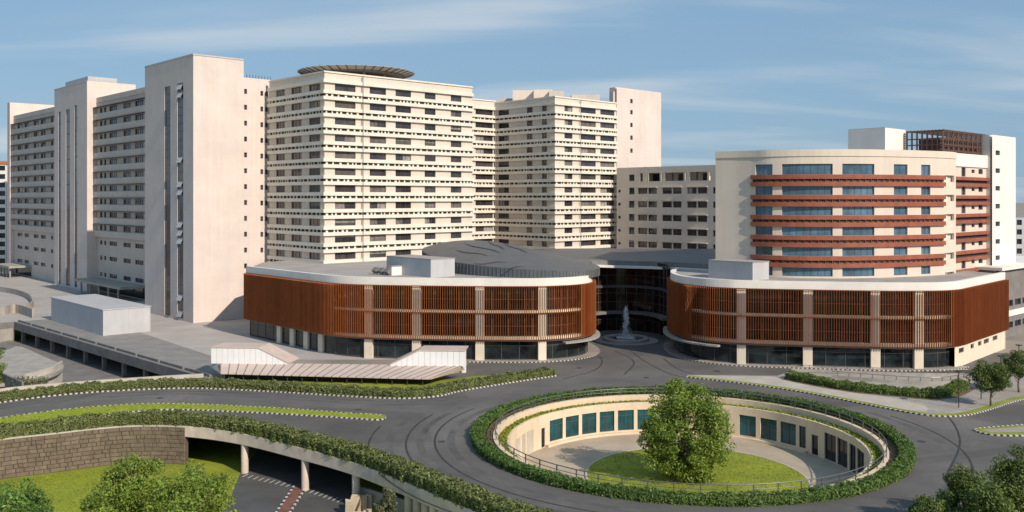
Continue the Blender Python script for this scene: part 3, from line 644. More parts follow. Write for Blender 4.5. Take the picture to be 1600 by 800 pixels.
for k in range(8):
    a = 6.2832*(k+.5)/8; x, y = hc_.x+8*math.cos(a), hc_.y+8*math.sin(a); MB().tube([(x, y, zt-.7), (x, y, hz-.45)], .35, 8).build('leg', 'concrete', t)
# ---- slab tower left of it, with its lower shoulder
C0 = PD(302, 215.6); ct = ZY(83.7, C0.y); CL = Path([C0+V*hit(C0, V, 226.5), C0]); CR = Path([C0, C0+U*hit(C0, U, 423)])
t = thing('hospital_tower', (*C0, 0), 'tall plain pinkish slab tower with two vertical glazed slots', 'tower', TW)
sC = CR.s_at(382); ct2 = ZY(121, CR.pt(sC).y)
MB().grid(C0, .7, sC-.1, .7, CL.L-.1, 0, ct-.8).grid(C0, sC-.1, CR.L, .7, CL.L-.2, 0, ct2-.8).build('core', 'wall_pink', t)
c1 = lambda x: x/3.077
rows = [ZY(60+y/3.077, CR.pt(CR.s_at(384)).y) for y in (255,)][0]
ops = []
for r in range(13):
    z = rows-3.84*r
    ops.append((*cols(CR, [(381.5, 386)])[0], z-.6, z+.6))
    if r < 11:
        ops.append((*cols(CR, [(407, 411.3)])[0], z-.75, z+.45))
        if r < 10: ops.append((*cols(CR, [(414.4, 418.8)])[0], z-.75, z+.45))
opA = [o for o in ops if o[0] < sC and o[1] <= sC]; opB = [o for o in ops if o not in opA]
sC2 = CR.s_at(380.8)
MB().wall(CR, 0, ct, [], .4, s1=sC2).build('wall', 'wall_pink', t)
MB().wall(CR, 0, ct2, ops, .4, s0=sC2).build('wall', 'wall_pink', t)
e = CR.pt(sC2); MB().quad((e.x, e.y, ct2-1), (*(e+V*CL.L*.9), ct2-1), (*(e+V*CL.L*.9), ct), (e.x, e.y, ct)).build('return_wall', 'wall_pink', t)
for o in ops: window(CR, *o[:4], t, .35, 1, 'glass')
slots = [(CL.s_at(c1(791)), CL.s_at(c1(819)), .5, ZY(60+235/3.077, 228)), (CL.s_at(c1(853)), CL.s_at(c1(881)), .5, ZY(60+222/3.077, 224))]
MB().wall(CL, 0, ct, slots, .3).build('wall', 'wall_pink', t)
for i, o in enumerate(slots):
    MB().sweep(CL, o[0], o[1], -.3, -.25, o[2], o[3]).build('slot_glazing', 'glass', t)
    n = int((o[3]-o[2])/1.92)
    for k in range(n):
        z = o[2]+(o[3]-o[2])*k/n; MB().sweep(CL, o[0], o[1], -.26, -.18, z, z+.12).build('transom', 'frame', t)
        if i == 1 and random.random() < .3:
            a, b_ = CL.pt(o[0]+.3, -.2), CL.pt(o[1]-.3, -.2); q = CL.nm(0)*.75
            MB().quad((a.x+q.x, a.y+q.y, z+.35), (b_.x+q.x, b_.y+q.y, z+.35), (b_.x, b_.y, z+1.75), (a.x, a.y, z+1.75)).build('open_sash', 'box_grey', t)
parapet(t, CL, 0, CL.L, ct+.02, 'frame_light', .12); parapet(t, CR, -.12, sC2, ct+.02, 'frame_light', .12)
for k in range(9): p = CR.pt(sC+1+k*.8, -.8); MB().bar((p.x, p.y, ct2-.9), (p.x, p.y, ct2+.9), .05).build('rail_post', 'pole_dark', t)
# ---- slab tower far left
D0 = PD(136, 290); dt = ZY(126, 290); DL = Path([D0+V*hit(D0, V, 85), D0]); DR = Path([D0, D0+U*hit(D0, U, 212)])
t = thing('hospital_tower', (*D0, 0), 'plain slab tower with three narrow slots and a rooftop screen', 'tower', TW)
MB().grid(D0, .7, DR.L, .7, DL.L, 0, dt-.5).build('core', 'wall_pink', t)
MB().wall(DR, 0, dt, [], .4).build('wall', 'wall_pink', t)
slots = [(DL.s_at(c1(a)), DL.s_at(c1(b)), .5, ZY(60+y/3.077, 300)) for a, b, y in ((281, 293, 340), (317, 336, 336), (358, 371, 324))]
MB().wall(DL, 0, dt, slots, .3).build('wall', 'wall_pink', t)
for o in slots:
    MB().sweep(DL, o[0], o[1], -.3, -.25, o[2], o[3]).build('slot_glazing', 'glass', t)
    n = int((o[3]-o[2])/3.9)
    for k in range(n): z = o[2]+(o[3]-o[2])*k/n; MB().sweep(DL, o[0], o[1], -.26, -.15, z, z+.25).build('transom', 'frame', t)
MB().grid(D0, .5, 9.5, .8, 22, dt-.4, dt+1.5).build('roof_screen', 'box_grey', t); parapet(t, DL, 0, DL.L, dt+.02, 'frame_light', .1)
# ---- window wings between the slab towers
def wing_block(P, zr, ztop, colpx, lab, depth, low, name='ward_wing', zfirst=56.4, nrow=10, fh=4.05, canopy=None):
    t = thing(name, (*P.pt(P.L/2), 0), lab, 'building', 'ward wings between the slab towers')
    cl = cols(P, colpx); ops = [(a, b, z-.85, z+.8) for z in [zfirst-fh*k for k in range(nrow)] for a, b in cl if b > 0 and a < P.L]
    ops += [(a, b, z-.7, z+.6) for z in low for a, b in cl if b > 0 and a < P.L]
    ops = [(max(o[0], .05), min(o[1], P.L-.05), *o[2:]) for o in ops]
    MB().wall(P, 0, ztop, ops, .35).build('wall', 'wall_grey', t)
    for o in ops: window(P, *o[:4], t, .3, max(1, int(round((o[1]-o[0])/1.5))), 'glass', blind=.25)
    for k in range(nrow):
        z = zfirst-fh*k; MB().sweep(P, 0, P.L, 0, 1.3, z+.95, z+1.1).build('sunshade', 'frame', t); MB().sweep(P, 0, P.L, 0, .9, z-2.85, z-1.0).build('band', 'wall_grey', t)
    a, b_ = P.pt(0), P.pt(P.L); q = -P.nm(0)
    pts = [a+q*.7, b_+q*.7, b_+q*depth, a+q*depth]; MB().prism(pts, 0, ztop-.6).build('core', 'wall_grey', t)
    MB().sweep(P, 0, P.L, -.4, .2, ztop-1.6, ztop+.02).build('parapet', 'wall_grey', t)
    if canopy:
        s0, s1, zc_ = canopy; MB().sweep(P, s0, s1, .02, 7.5, zc_, zc_+.7).build('canopy', 'concrete', t)
        MB().sweep(P, s0, s1, .01, .05, .3, zc_-.05).build('entrance_glazing', 'glass_dark', t)
        for k in range(5): p = P.pt(s0+(s1-s0)*(k+.5)/5, 6.6); MB().tube([(p.x, p.y, 0), (p.x, p.y, zc_)], .3, 8).build('canopy_column', 'concrete', t)
    return t
e0 = D0+U*DR.s_at(151.5); EP = Path([e0, e0-V*44]); 
wing_block(EP, 0, 60.6, [(156, 160), (162.5, 166), (171, 183), (192.7, 204.3), (211, 224.3)], 'shaded ward wing between the two tall slab towers', 22, (15.3, 10.6, 5.4), canopy=(2, 40, 3.6))
a0 = D0+V*8+U*3.0; aend = PD(25, 350); AP = Path([a0+V*(hit(a0, V, 22)), a0+V*2])
wing_block(AP, 0, 60.8, [(27.3, 35), (38.3, 45), (52.6, 60), (63.7, 71.2), (79.6, 83)], 'shaded ward wing at the far end beyond the three slot tower', 22, (15.3, 10.6, 5.4), canopy=(2, 22, 3.6))
a1_ = AP.pt(0, 1.5); t = thing('end_block', (*a1_, 0), 'plain tall end block closing the far ward wing', 'tower', TW)
zt_ = ZY(160, a1_.y); MB().grid(a1_, 0, 22, 0, hit(a1_, V, 11.5), 0, zt_).build('wall', 'wall_pink', t); MB().grid(a1_, .3, 21.7, .3, hit(a1_, V, 11.5)-.3, zt_, zt_+.12).build('roof', 'roof_grey', t)
# ---- second banded tower, with its link
G0 = PD(867, 260.2); GR = Path([G0, G0+U*hit(G0, U, 963)]); GLf = Path([G0+V*hit(G0, V, 774), G0]); gt = ZY(150, G0.y)
t = thing('hospital_tower', (*G0, 0), 'cream banded tower with plant boxes on its roof beside the plain tower', 'tower', TW)
MB().grid(G0, .62, GR.L, .62, GLf.L, 0, gt-.6).build('core', 'wall_cream', t)
c4 = lambda x: 720+x/2.5
zg = ZY(100+175/2.5, 264)
banded(t, GR, zg, 13, 3.84, cols(GR, [(c4(405), c4(436)), (c4(468), c4(527)), (c4(545), c4(600))]), 'wall_cream', 'band_cream', 4, gt)
banded(t, GLf, zg, 13, 3.84, cols(GLf, [(c4(147), c4(188)), (c4(258), c4(280)), (c4(317), c4(336))]), 'wall_cream', 'band_cream', 4, gt, lead=0)
parapet(t, GR, -.25, GR.L, gt+.02, 'band_cream'); parapet(t, GLf, 0, GLf.L, gt+.02, 'band_cream')
sp = GR.s_at(c4(463)); p = GR.pt(sp, .58); MB().tube([(p.x, p.y, 6), (p.x, p.y, gt-.4)], .11, 6).build('drainpipe', 'frame', t)
for x0, x1, d, y0, lab, mt in ((801, 832, 285, 141, 'left', 'wall_beige'), (834, 862, 282, 140, 'mid', 'wall_beige'), (858, 880, 280, 142, 'r', 'wall_grey'), (893, 935, 286, 148, 'x', 'wall_grey'), (777, 800, 292, 153.5, 'y', 'wall_grey')):
    p = PD(x0, d); MB().grid(p, 0, (x1-x0)*d/F*1.05, 0, 5, gt-.7, ZY(y0, d), 0, Vector((1, 0)), Vector((0, 1))).build('plant_box', mt, t)
f1 = GLf.pt(0)+V*.1; FP = Path([f1-U*24, f1])
t = thing('link_block', (*FP.pt(FP.L/2), 0), 'recessed banded link block between the two cream towers', 'building')
q = f1-U*24; MB().grid(q, 0, 24, .62, 18, 0, gt-.8).build('core', 'wall_cream', t)
banded(t, FP, zg+.1, 13, 3.84, cols(FP, [(743, 770)]), 'wall_cream', 'band_cream', 4, gt+.6, lead=0); parapet(t, FP, 0, FP.L, gt+.62, 'band_cream')
# ---- plain tower behind
H0 = PD(963.5, 296); ht_ = ZY(136, 296); HR_ = Path([H0, H0+U*hit(H0, U, 1033)])
t = thing('hospital_tower', (*H0, 0), 'plain windowless pink tower with a single column of small windows', 'tower', TW)
MB().grid(H0, 0, HR_.L, .6, 3.0, 0, ht_-.01).build('core', 'wall_pink', t)
s0, s1 = HR_.s_at(984.8), HR_.s_at(988.6); ops = [(s0, s1, ZY(100+y/2.5, 305)-.7, ZY(100+y/2.5, 305)+.7) for y in (150, 193, 242, 291, 341)]
MB().wall(HR_, 0, ht_, ops, .4).build('wall', 'wall_pink', t)
for o in ops: window(HR_, *o, t, .35, 1)
MB().grid(H0, -1.0, -.1, .6, 2.2, gt-1, ht_-1.5).build('flue', 'wall_grey', t)
# ---- mid block
I1 = PD(1056, 258.5); IP = Path([I1+V*hit(I1, V, 963.5), I1+V*hit(I1, V, 1122)]); it = 38.0
t = thing('mid_block', (*IP.pt(IP.L/2), 0), 'low grey beige block with open rooftop loggia beside the curved building', 'building')
zi = ZY(298, 258.5); cl = cols(IP, [(c4(693), c4(728)), (c4(733), c4(766)), (c4(788), c4(824)), (c4(829), c4(862)), (c4(885), c4(921)), (c4(926), c4(962)), (c4(985), c4(996))]); ops = []
for k in range(7):
    z = zi-3.84*k; ops += [(a, b_, z-.85, z+.85, 1) for a, b_ in cl]; a, b_ = cols(IP, [(c4(657), c4(678))])[0]; ops.append((a, b_, z-1, z+1, 1)); a, b_ = cols(IP, [(c4(615), c4(624))])[0]; ops.append((a, b_, z-.4, z+.4, 1))
lg = [(a, b_, zi+2.75, zi+5.1, 0) for a, b_ in cols(IP, [(c4(700), c4(788)), (c4(797), c4(882)), (c4(893), c4(975))])]
a, b_ = cols(IP, [(c4(657), c4(678))])[0]; ops.append((a, b_, zi+2.9, zi+4.8, 1))
MB().wall(IP, 0, it, ops+lg, .35).build('wall', 'wall_beige', t)
for o in ops: window(IP, *o[:4], t, .3, 2 if o[1]-o[0] > 1.6 else 1, blind=.3)
for o in lg:
    MB().sweep(IP, o[0]-.2, o[1]+.2, -4.4, -4.2, o[2], o[3]+.6).build('loggia_wall', 'wall_beige', t); MB().sweep(IP, o[0], o[1], -4.2, -.36, o[2]-.25, o[2]-.02).build('loggia_floor', 'roof_grey', t)
    MB().sweep(IP, o[0]+1.5, o[0]+4, -4.19, -4.1, o[2]+.1, o[3]-.2).build('loggia_window', 'glass', t)
    s_ = o[1]-1.0; MB().sweep(IP, s_-.3, s_+.3, -1, -.4, o[2], o[3]).build('loggia_column', 'column', t)
for k in range(7):
    z = zi-3.84*k
    for a, b_ in ((c4(690), c4(769)), (c4(785), c4(866)), (c4(882), c4(966))): s0, s1 = cols(IP, [(a, b_)])[0]; MB().sweep(IP, s0, s1, .01, .8, z+.95, z+1.1).build('sunshade', 'wall_grey', t)
a, b_ = IP.pt(0), IP.pt(IP.L); q = -IP.nm(0); MB().prism([a+q*5, b_+q*5, b_+q*18, a+q*18], 0, it-.6).build('core', 'wall_beige', t)
MB().prism([a+q*.5, b_+q*.5, b_+q*5, a+q*5], 0, zi+2.4).build('core', 'wall_beige', t)
MB().prism([a+q*.5, b_+q*.5, b_+q*5, a+q*5], it-.9, it-.5).build('roof', 'roof_grey', t)
pq = IP.pt(IP.s_at(c4(710)), -.1); MB().grid(pq, 0, 1.2, 0, 1.7, zi+2.6, it+.05, 0, -IP.nm(0), -V).build('stair_box', 'column', t)
# ---- curved building with red bands
j1 = PD(1175, 175); JP = Path([PD(1118, 179.5), PD(1148, 177.2), j1, PD(1205, 172.6), PD(1250, 170.6), PD(1310, 169.9), PD(1365, 171), PD(1420, 173.6), PD(1475, 178.2), PD(1475, 178.2)+U*hit(PD(1475, 178.2), U, 1493.5)], 5)
t = thing('curved_building', (*PD(1310, 172), 0), 'curved cream building with terracotta red bands and blue glass', 'building'); jt = 38.0
c5 = lambda x: 1080+x/2.858; zj = 34.45; fj = 3.74
cl = cols(JP, [(c5(287), c5(363)), (c5(405), c5(632)), (c5(675), c5(818)), (c5(905), c5(966)), (c5(1027), c5(1068))])
JPn = Path(JP.p)
ops = [(a, b_, zj-fj*r-1.05, zj-fj*r+.9) for r in range(8) for a, b_ in cl]
bal = [(JP.s_at(1476.5), JP.s_at(1491), zj-fj*r-2.25, zj-fj*r-1.0) for r in range(7)]
MB().wall(JP, 0, jt, ops+bal, .4).build('wall', 'wall_beige', t)
for o in ops[:]:
    n = max(1, int(round((o[1]-o[0])/1.35)))
    wf = MB()
    for z in (o[2], o[3]-.07): wf.sweep(JP, o[0], o[1], -.4, -.28, z, z+.07)
    for k in range(n+1): q = min(max(o[0]+(o[1]-o[0])*k/n, o[0]+.04), o[1]-.04); wf.sweep(JP, q-.035, q+.035, -.4, -.29, o[2], o[3])
    ww = wf.build('window', 'frame', t)
    MB().sweep(JP, o[0], o[1], -.39, -.34, o[2]+.01, o[3]-.01).build('pane', 'glass_blue', ww)
for o in bal: MB().sweep(JP, o[0], o[1], -1.9, -1.8, o[2], o[3]).build('balcony_back', 'recess', t); MB().sweep(JP, o[0]+.1, o[0]+(o[1]-o[0])*.45, -.7, -.5, o[2], o[3]).build('balcony_panel', 'fascia', t)
sa, sb = JP.s_at(1174), JP.s_at(1475); bb = MB()
for r in range(5):
    z = zj-fj*r-.8-.32
    for zt2 in (z+.05, z-1.26): MB().sweep(JP, sa, sb, .01, .42, zt2-.8, zt2).build('band', 'band_red', t)
    MB().sweep(JP, sa+.3, sb-.3, .015, .1, z-1.3, z-.64).build('louvre_strip', 'recess', t)
    n = int((sb-sa)/1.25)
    for k in range(n): q = sa+.5+(sb-sa-1)*(k+.5)/n; bb.sweep(JP, q-.06, q+.06, .1, .3, z-1.28, z-.66); bb.sweep(JP, q+.2, q+.55, .2, .25, z-1.28, z-1.1)
bb.build('bracket', 'rail_brown', t, kind='stuff')
MB().sweep(JP, 0, JP.L, -.5, .15, jt-1.25, jt+.02).build('parapet', 'wall_beige', t)
bk = [p_+Vector((0, 0)) for p_ in JP.off(-.7)]; e1 = JP.pt(JP.L, -.7); MB().prism(bk+[e1+V*24, JP.pt(0, -.7)+U*12+V*6], 0, jt-.7).build('core', 'wall_beige', t)
MB().poly([bk+[e1+V*24, JP.pt(0, -.7)+U*12+V*6]], jt-.68).build('roof', 'roof_grey', t)
# extension with red bands, end tower, roof pergola, roof box
k0 = JP.pt(JP.L)+V*1.6; KP = Path([k0, k0+U*hit(k0, U, 1541)]); kt = ZY(241, KP.pt(KP.L/2).y)+0
t = thing('side_wing', (*KP.pt(KP.L/2), 0), 'narrow wing with red balcony bands between curved building and white end tower', 'building')
ops = []
for r in range(8):
    for a, b_, h0, h1 in ((c5(1207), c5(1225), -1, .8), (c5(1252), c5(1266), -.2, .5), (c5(1283), c5(1302), -.35, .7)):
        s0, s1 = cols(KP, [(a, b_)])[0]; ops.append((s0, s1, zj-fj*r+h0, zj-fj*r+h1))
MB().wall(KP, 0, kt, ops, .3).build('wall', 'wall_beige', t)
for o in ops: window(KP, *o, t, .27, 1, 'glass')
for r in range(6):
    z = zj-fj*r-.8-.3
    for zt2 in (z, z-1.28): MB().sweep(KP, .02, KP.L, .01, .75, zt2-.66, zt2).build('band', 'band_red', t)
    MB().sweep(KP, 0, KP.L, .015, .1, z-1.3, z-.64).build('louvre_strip', 'recess', t)
MB().sweep(KP, 0, KP.L, -.3, .3, kt-2.6, kt+.02).build('parapet', 'fascia', t)
MB().grid(k0, .1, KP.L, .5, 18, 0, kt-.6).build('core', 'wall_beige', t)
l0_ = KP.pt(KP.L, 1.2); LP = Path([l0_, l0_+U*hit(l0_, U, 1587)]); lt = ZY(210.5, l0_.y)
t = thing('end_tower', (*l0_, 0), 'white plain end tower with one column of small windows', 'tower', TW)
s0, s1 = cols(LP, [(1555.5, 1562.5)])[0]; ops = [(s0, s1, ZY(180+y/2.858, 200)-.5, ZY(180+y/2.858, 200)+.5) for y in (170, 249, 327, 406, 484, 562, 634)]
MB().wall(LP, 0, lt, ops, .35).build('wall', 'fascia', t)
for o in ops: window(LP, *o, t, .3, 2)
MB().grid(l0_, .02, LP.L, .5, 14, 0, lt-.02).build('core', 'fascia', t)
pb = PD(1383, 184); t = thing('plant_room', (*pb, jt-.7), 'white rooftop plant room on the curved building', 'building')
MB().grid(pb, 0, hit(pb, U, 1415), 0, hit(pb, V, 1325), jt-.7, ZY(199.5, 184)).build('wall', 'fascia', t); MB().grid(pb, .2, hit(pb, U, 1415)-.2, .2, hit(pb, V, 1325)-.2, ZY(199.5, 184), ZY(199.5, 184)+.1).build('roof', 'roof_grey', t)
pg = KP.pt(0)+V*.9; t = thing('roof_pergola', (*pg, kt-.5), 'brown steel pergola frame on the roof between plant room and end tower', 'pergola')
pw = hit(pg, U, 1540.5); pl = hit(pg, V, 1417); z0, z1 = kt-.1, ZY(204, pg.y)
nu, nv = 9, 7
for k in range(nu+1): q = pg+U*pw*k/nu; MB().bar((q.x, q.y, z0-.4), (q.x, q.y, z1), .13).build('post', 'steel_brown', t)
for k in range(1, nv+1): q = pg+V*pl*k/nv; MB().bar((q.x, q.y, jt-.7), (q.x, q.y, z1), .13).build('post', 'steel_brown', t)
for z in (z0+.6, z0+1.8, z0+3, z1):
    a, b_, c_ = pg, pg+U*pw, pg+V*pl; MB().bar((*a, z), (*b_, z), .12).build('rail', 'steel_brown', t); MB().bar((*a, z), (*c_, z), .12).build('rail', 'steel_brown', t)
for k in range(11): a = pg+V*pl*k/10; b_ = a+U*pw; MB().bar((*a, z1+.15), (*b_, z1+.15), .12).build('roof_slat', 'steel_brown', t)
for k in range(nu): a, b_ = pg+U*pw*k/nu, pg+U*pw*(k+1)/nu; MB().bar((*a, z0), (*b_, z1), .09).build('brace', 'steel_brown', t)
MB().grid(pg, .6, pw-.3, .8, pl*.7, jt-.6, z1-1.6).build('tank_room', 'steel_brown', t)
# ---- the two finned podiums
def podium(P, s_end, colpx, lab, roof_pts, solid):
    t = thing('podium_building', (*P.pt(P.L/2), 0), lab, 'building', 'finned podiums either side of the fountain')
    fm_ = mesh_of(MB().box(-.024, .024, -.24, 0, 3.75, 13.35), 'fin'); n = min(298, int(P.L/.415))
    for k in range(n):
        q = P.L*(k+.5)/n; p = P.pt(q); inst('fin', fm_, (p.x, p.y, 0), P.ang(q)+0, t)
    for z, h in ((3.72, .16), (8.50, .14), (13.28, .14)): MB().sweep(P, 0, P.L, -.29, -.25, z, z+h, 0, 2.).build('fin_rail', 'rail_brown', t)
    MB().sweep(P, 0, P.L, -1.6, -1.5, 3.9, 13.4, 0, 2.).build('upper_glazing', 'glass_brown', t)
    for a, b_ in solid:
        for z0, z1 in ((3.9, 8.48), (8.66, 13.26)): MB().sweep(P, a, b_, -.275, -.235, z0, z1, 0, 2.).build('screen_panel', 'screen', t)
    mu = MB()
    for k in range(int(P.L/1.5)): q = (k+.5)*1.5; mu.sweep(P, q-.05, q+.05, -1.49, -1.38, 4.3, 13.3)
    for z in (6.1, 10.9): mu.sweep(P, 0, P.L, -1.48, -1.4, z, z+.08)
    mu.build('mullion', 'rail_brown', t, kind='stuff')
    for z in (3.85, 8.5): MB().sweep(P, 0, P.L, -1.5, -.32, z, z+.5, 0, 2.).build('floor_slab', 'slab_cream', t)
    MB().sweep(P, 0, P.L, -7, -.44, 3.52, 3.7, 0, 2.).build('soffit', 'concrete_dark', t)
    for px in colpx:
        s = P.s_at(px); MB().sweep(P, s-.78, s+.78, -1.35, -.62, 0, 13.27).build('column', 'column', t)
    MB().sweep(P, 0, P.L, -1.2, -.45, 13.36, 14.75, 0, 2.).build('fascia', 'fascia', t)
    MB().poly([[P.pt(q, -1.2) for q in P.cuts(0, P.L)]+roof_pts], 14.35).build('roof', 'roof_grey', t)
    s0, s1 = s_end
    n = int((s1-s0)/3.2)
    for k in range(n):
        a, b_ = s0+(s1-s0)*k/n, s0+(s1-s0)*(k+1)/n; wf = MB().sweep(P, a, a+.1, -1.42, -1.28, .1, 3.5); wf.sweep(P, a, b_, -1.41, -1.3, .1, .25); wf.sweep(P, a, b_, -1.41, -1.3, 2.6, 2.68)
        ww = wf.build('window', 'frame', t); MB().sweep(P, a+.02, b_, -1.4, -1.35, .1, 3.52).build('pane', 'glass_dark', ww)
    return t
NP = Path([Vector(p) for p in ((-56.2, 194.8), (-50, 188.2), (-43.5, 181.2), (-37.5, 174.9), (-33.2, 170.9), (-29.2, 168.6), (-24.5, 167.3), (-17.4, 166.0), (-6, 164.8), (3, 164.6), (7.6, 165.6), (11.4, 167.6), (14.2, 170.8), (15.6, 175), (15.7, 180), (14.6, 185.5), (12.6, 191))], 5)
tN = podium(NP, (0, NP.L), (573, 649, 749, 849), 'curved podium with terracotta fins below the grey shell roof', [Vector(p) for p in ((10, 205), (-15, 236), (-45, 236), (-57, 212))], [(0, NP.s_at(520)), (NP.s_at(910), NP.L)])
for k in range(4): s = NP.s_at(412)+k*5.2+4.4; MB().sweep(NP, s-.75, s+.75, -1.45, -.9, 0, 3.6).build('column', 'column', tN)
p = [NP.pt(0, -.45), NP.pt(0, -12)]; MB().prism([NP.pt(0, -.45), NP.pt(0, -14), NP.pt(.3, -14), NP.pt(.3, -.45)], 3.6, 14.3).build('end_wall', 'rail_brown', tN)
QP = Path([Vector(p) for p in ((33.4, 191), (31.3, 185), (30.2, 179), (30.2, 173.5), (31.4, 168.6), (33.6, 165), (36.8, 162.4), (40.6, 160.8), (51, 158.6), (62, 156.7), (69.6, 156.6), (73.6, 157.3), (77, 159.2), (79.5, 161.7), (83, 165.5), (88, 170.8), (95.6, 178.9))], 5)
sQ = QP.s_at(1496)
tQ = podium(QP, (0, sQ-.3), (1158, 1263, 1370, 1439), 'curved podium with terracotta fins below the red banded building', [Vector(p) for p in ((90, 196), (60, 200), (36, 200))], [(0, QP.s_at(1078)), (QP.s_at(1488), QP.L)])
ops = []
for a, b_ in ((1502.5, 1510.5), (1521, 1526), (1532.5, 1538), (1541.5, 1549.5), (1555.5, 1563)): ops.append((QP.s_at(a), QP.s_at(b_), 2.3, 3.15))
PW = Path([QP.pt(q, -.5) for q in QP.cuts(sQ, QP.L)]); f_ = PW.L/(QP.L-sQ); ops = [((o[0]-sQ)*f_, (o[1]-sQ)*f_, o[2], o[3]) for o in ops]
MB().wall(PW, 0, 3.72, ops, .3).build('base_wall', 'column', tQ)
for o in ops: window(PW, *o, tQ, .27, 1)
MB().prism([QP.pt(QP.L, -.45), QP.pt(QP.L-.3, -.45), QP.pt(QP.L-.3, -20), QP.pt(QP.L, -20)], 0, 14.3).build('end_wall', 'column', tQ)
# entrance rims under the rounded ends, and plinth kerbs
for P, a, b_, tt in ((NP, NP.s_at(880), NP.L-6, tN), (QP, 5, QP.s_at(1125), tQ)):
    MB().sweep(P, a, b_, -.3, 1.0, 3.05, 3.35, 0, 1.).build('entrance_rim', 'concrete', tt)
for P, a, b_ in ((NP, NP.s_at(640), NP.L-4), (QP, 5, sQ+2)):
    struct('podium_pavement', MB().sweep(P, a, b_, -1.3, .75, .004, .14, 0, 1.), 'paving'); kerb(P, .75, .92, .15, 0, .36, s0=a, s1=b_)
# ---- roof boxes on the podiums
def roofbox(px, y, xl, xr, ytop, z, name, lab, m='box_grey'):
    p = G(px, y, z); t = thing(name, (*p, z), lab, 'plant room'); a, b_ = hit(p, U, xr), hit(p, V, xl); zt_ = ZY(ytop, p.y)
    MB().grid(p, 0, a, 0, b_, z-.02, zt_).build('wall', m, t); MB().grid(p, -.08, a+.08, -.08, b_+.08, zt_, zt_+.14).build('roof_cap', 'roof_grey', t); return p
roofbox(673, 434, 604, 710.5, 406, 14.35, 'roof_plant_room', 'large grey plant room box on the long podium roof')
roofbox(612, 430.5, 606, 630.5, 417, 14.35, 'roof_plant_room', 'small white box beside the air units on the long podium roof', 'fascia')
roofbox(1176, 439, 1107, 1201.5, 411, 14.35, 'roof_plant_room', 'grey plant room box on the right podium roof')
for i, px in enumerate((581, 590, 599)):
    p = G(px, 430-(2-i)*.8, 14.35); t = thing('air_unit', (*p, 14.35), 'dark air conditioning unit with fan on the long podium roof', 'air unit', 'air units in a row')
    MB().grid(p, 0, .9, 0, .8, 14.34, 15.75).build('housing', 'concrete_dark', t); q = p+U*.45-V*.02
    MB().lathe((0, 0, 0), [(.34, 0), (.34, .06), (.02, .06)], 14).build('fan', 'frame_light', t)
    o = t.children[-1]; o.location = (q.x-p.x, q.y-p.y, .75); o.rotation_euler = (R(90), 0, R(43))
# ---- shell roof on the long podium
SC = Vector((-1.2, 189.5)); SA = Vector((-.63, .777)); SB = Vector((SA.y, -SA.x)); LA, LB = 23.5, 13.2
def shell_z(a, b_):
    r2 = min(1, a*a+b_*b_); return 15.75+.85*(a+1)+4.1*(1-r2)*(.6+.4*a)+1.1*max(0, a)
def shell_h(x, y): d = Vector((x, y))-SC; return shell_z(d.dot(SA)/LA, d.dot(SB)/LB)
t = thing('shell_roof', (*SC, 14.35), 'grey rounded shell roof with dark slits on the long podium', 'roof')
b = MB(); nr, na = 14, 72
for i in range(nr+1):
    r = i/nr
    for j in range(na):
        a = 2*math.pi*j/na; p = SC+SA*LA*r*math.cos(a)+SB*LB*r*math.sin(a); b.v.append((p.x, p.y, shell_z(r*math.cos(a), r*math.sin(a))))
for i in range(nr):
    for j in range(na): b.f.append((i*na+j, (i+1)*na+j, (i+1)*na+(j+1) % na, i*na+(j+1) % na)); b.m.append(0)
b.build('shell', 'shell', t, smooth=True)
b = MB()
for j in range(na):
    q = []
    for jj in (j, j+1):
        a = 2*math.pi*jj/na; p = SC+SA*LA*math.cos(a)+SB*LB*math.sin(a); q.append((p.x, p.y, shell_z(math.cos(a), math.sin(a))))
    b.quad((q[0][0], q[0][1], 14.3), (q[1][0], q[1][1], 14.3), q[1], q[0])
b.build('skirt', 'shell_side', t)
for j in range(0, 150):
    a = 2*math.pi*j/150; p = SC+SA*(LA+.05)*math.cos(a)+SB*(LB+.05)*math.sin(a); z1 = shell_z(math.cos(a), math.sin(a))
    MB().bar((p.x, p.y, 14.33), (p.x, p.y, z1-.05), .045).build('skirt_rib', 'shell_side', t)
def on_shell(x, y):
    d = 160.
    while d < 240:
        p = PD(x, d); 
        if ZY(y, d) < shell_h(p.x, p.y): return p
        d += .25
    return PD(x, 200)
for (xa, ya), (xb, yb), w_ in (((724, 380), (781, 395.5), 1.0), ((712, 391), (762, 400.5), .9), ((762, 377), (788, 391), .9), ((786, 380), (824, 396), 1.0), ((739, 412.5), (793, 410.5), .7), ((781, 420), (819, 418), .7)):
    b = MB(); n = 12; pv = None
    for k in range(n+1):
        f_ = k/n; p = on_shell(xa+(xb-xa)*f_, ya+(yb-ya)*f_+1.2*math.sin(f_*6.28)); ww = .03+w_*.22*math.sin(math.pi*min(1, f_*1.0))**.8
        c = (p, ww)
        if pv:
            d_ = (p-pv[0]); nn = Vector((-d_.y, d_.x)).normalized() if d_.length > 1e-6 else Vector((0, 1)); q = []
            for pp, w2 in (pv, c):
                for sg in (-1, 1): z_ = pp+nn*w2*sg; q.append((z_.x, z_.y, shell_h(z_.x, z_.y)+.06))
            b.quad(q[0], q[1], q[3], q[2])
        pv = c
    b.build('slit', 'slit', t)
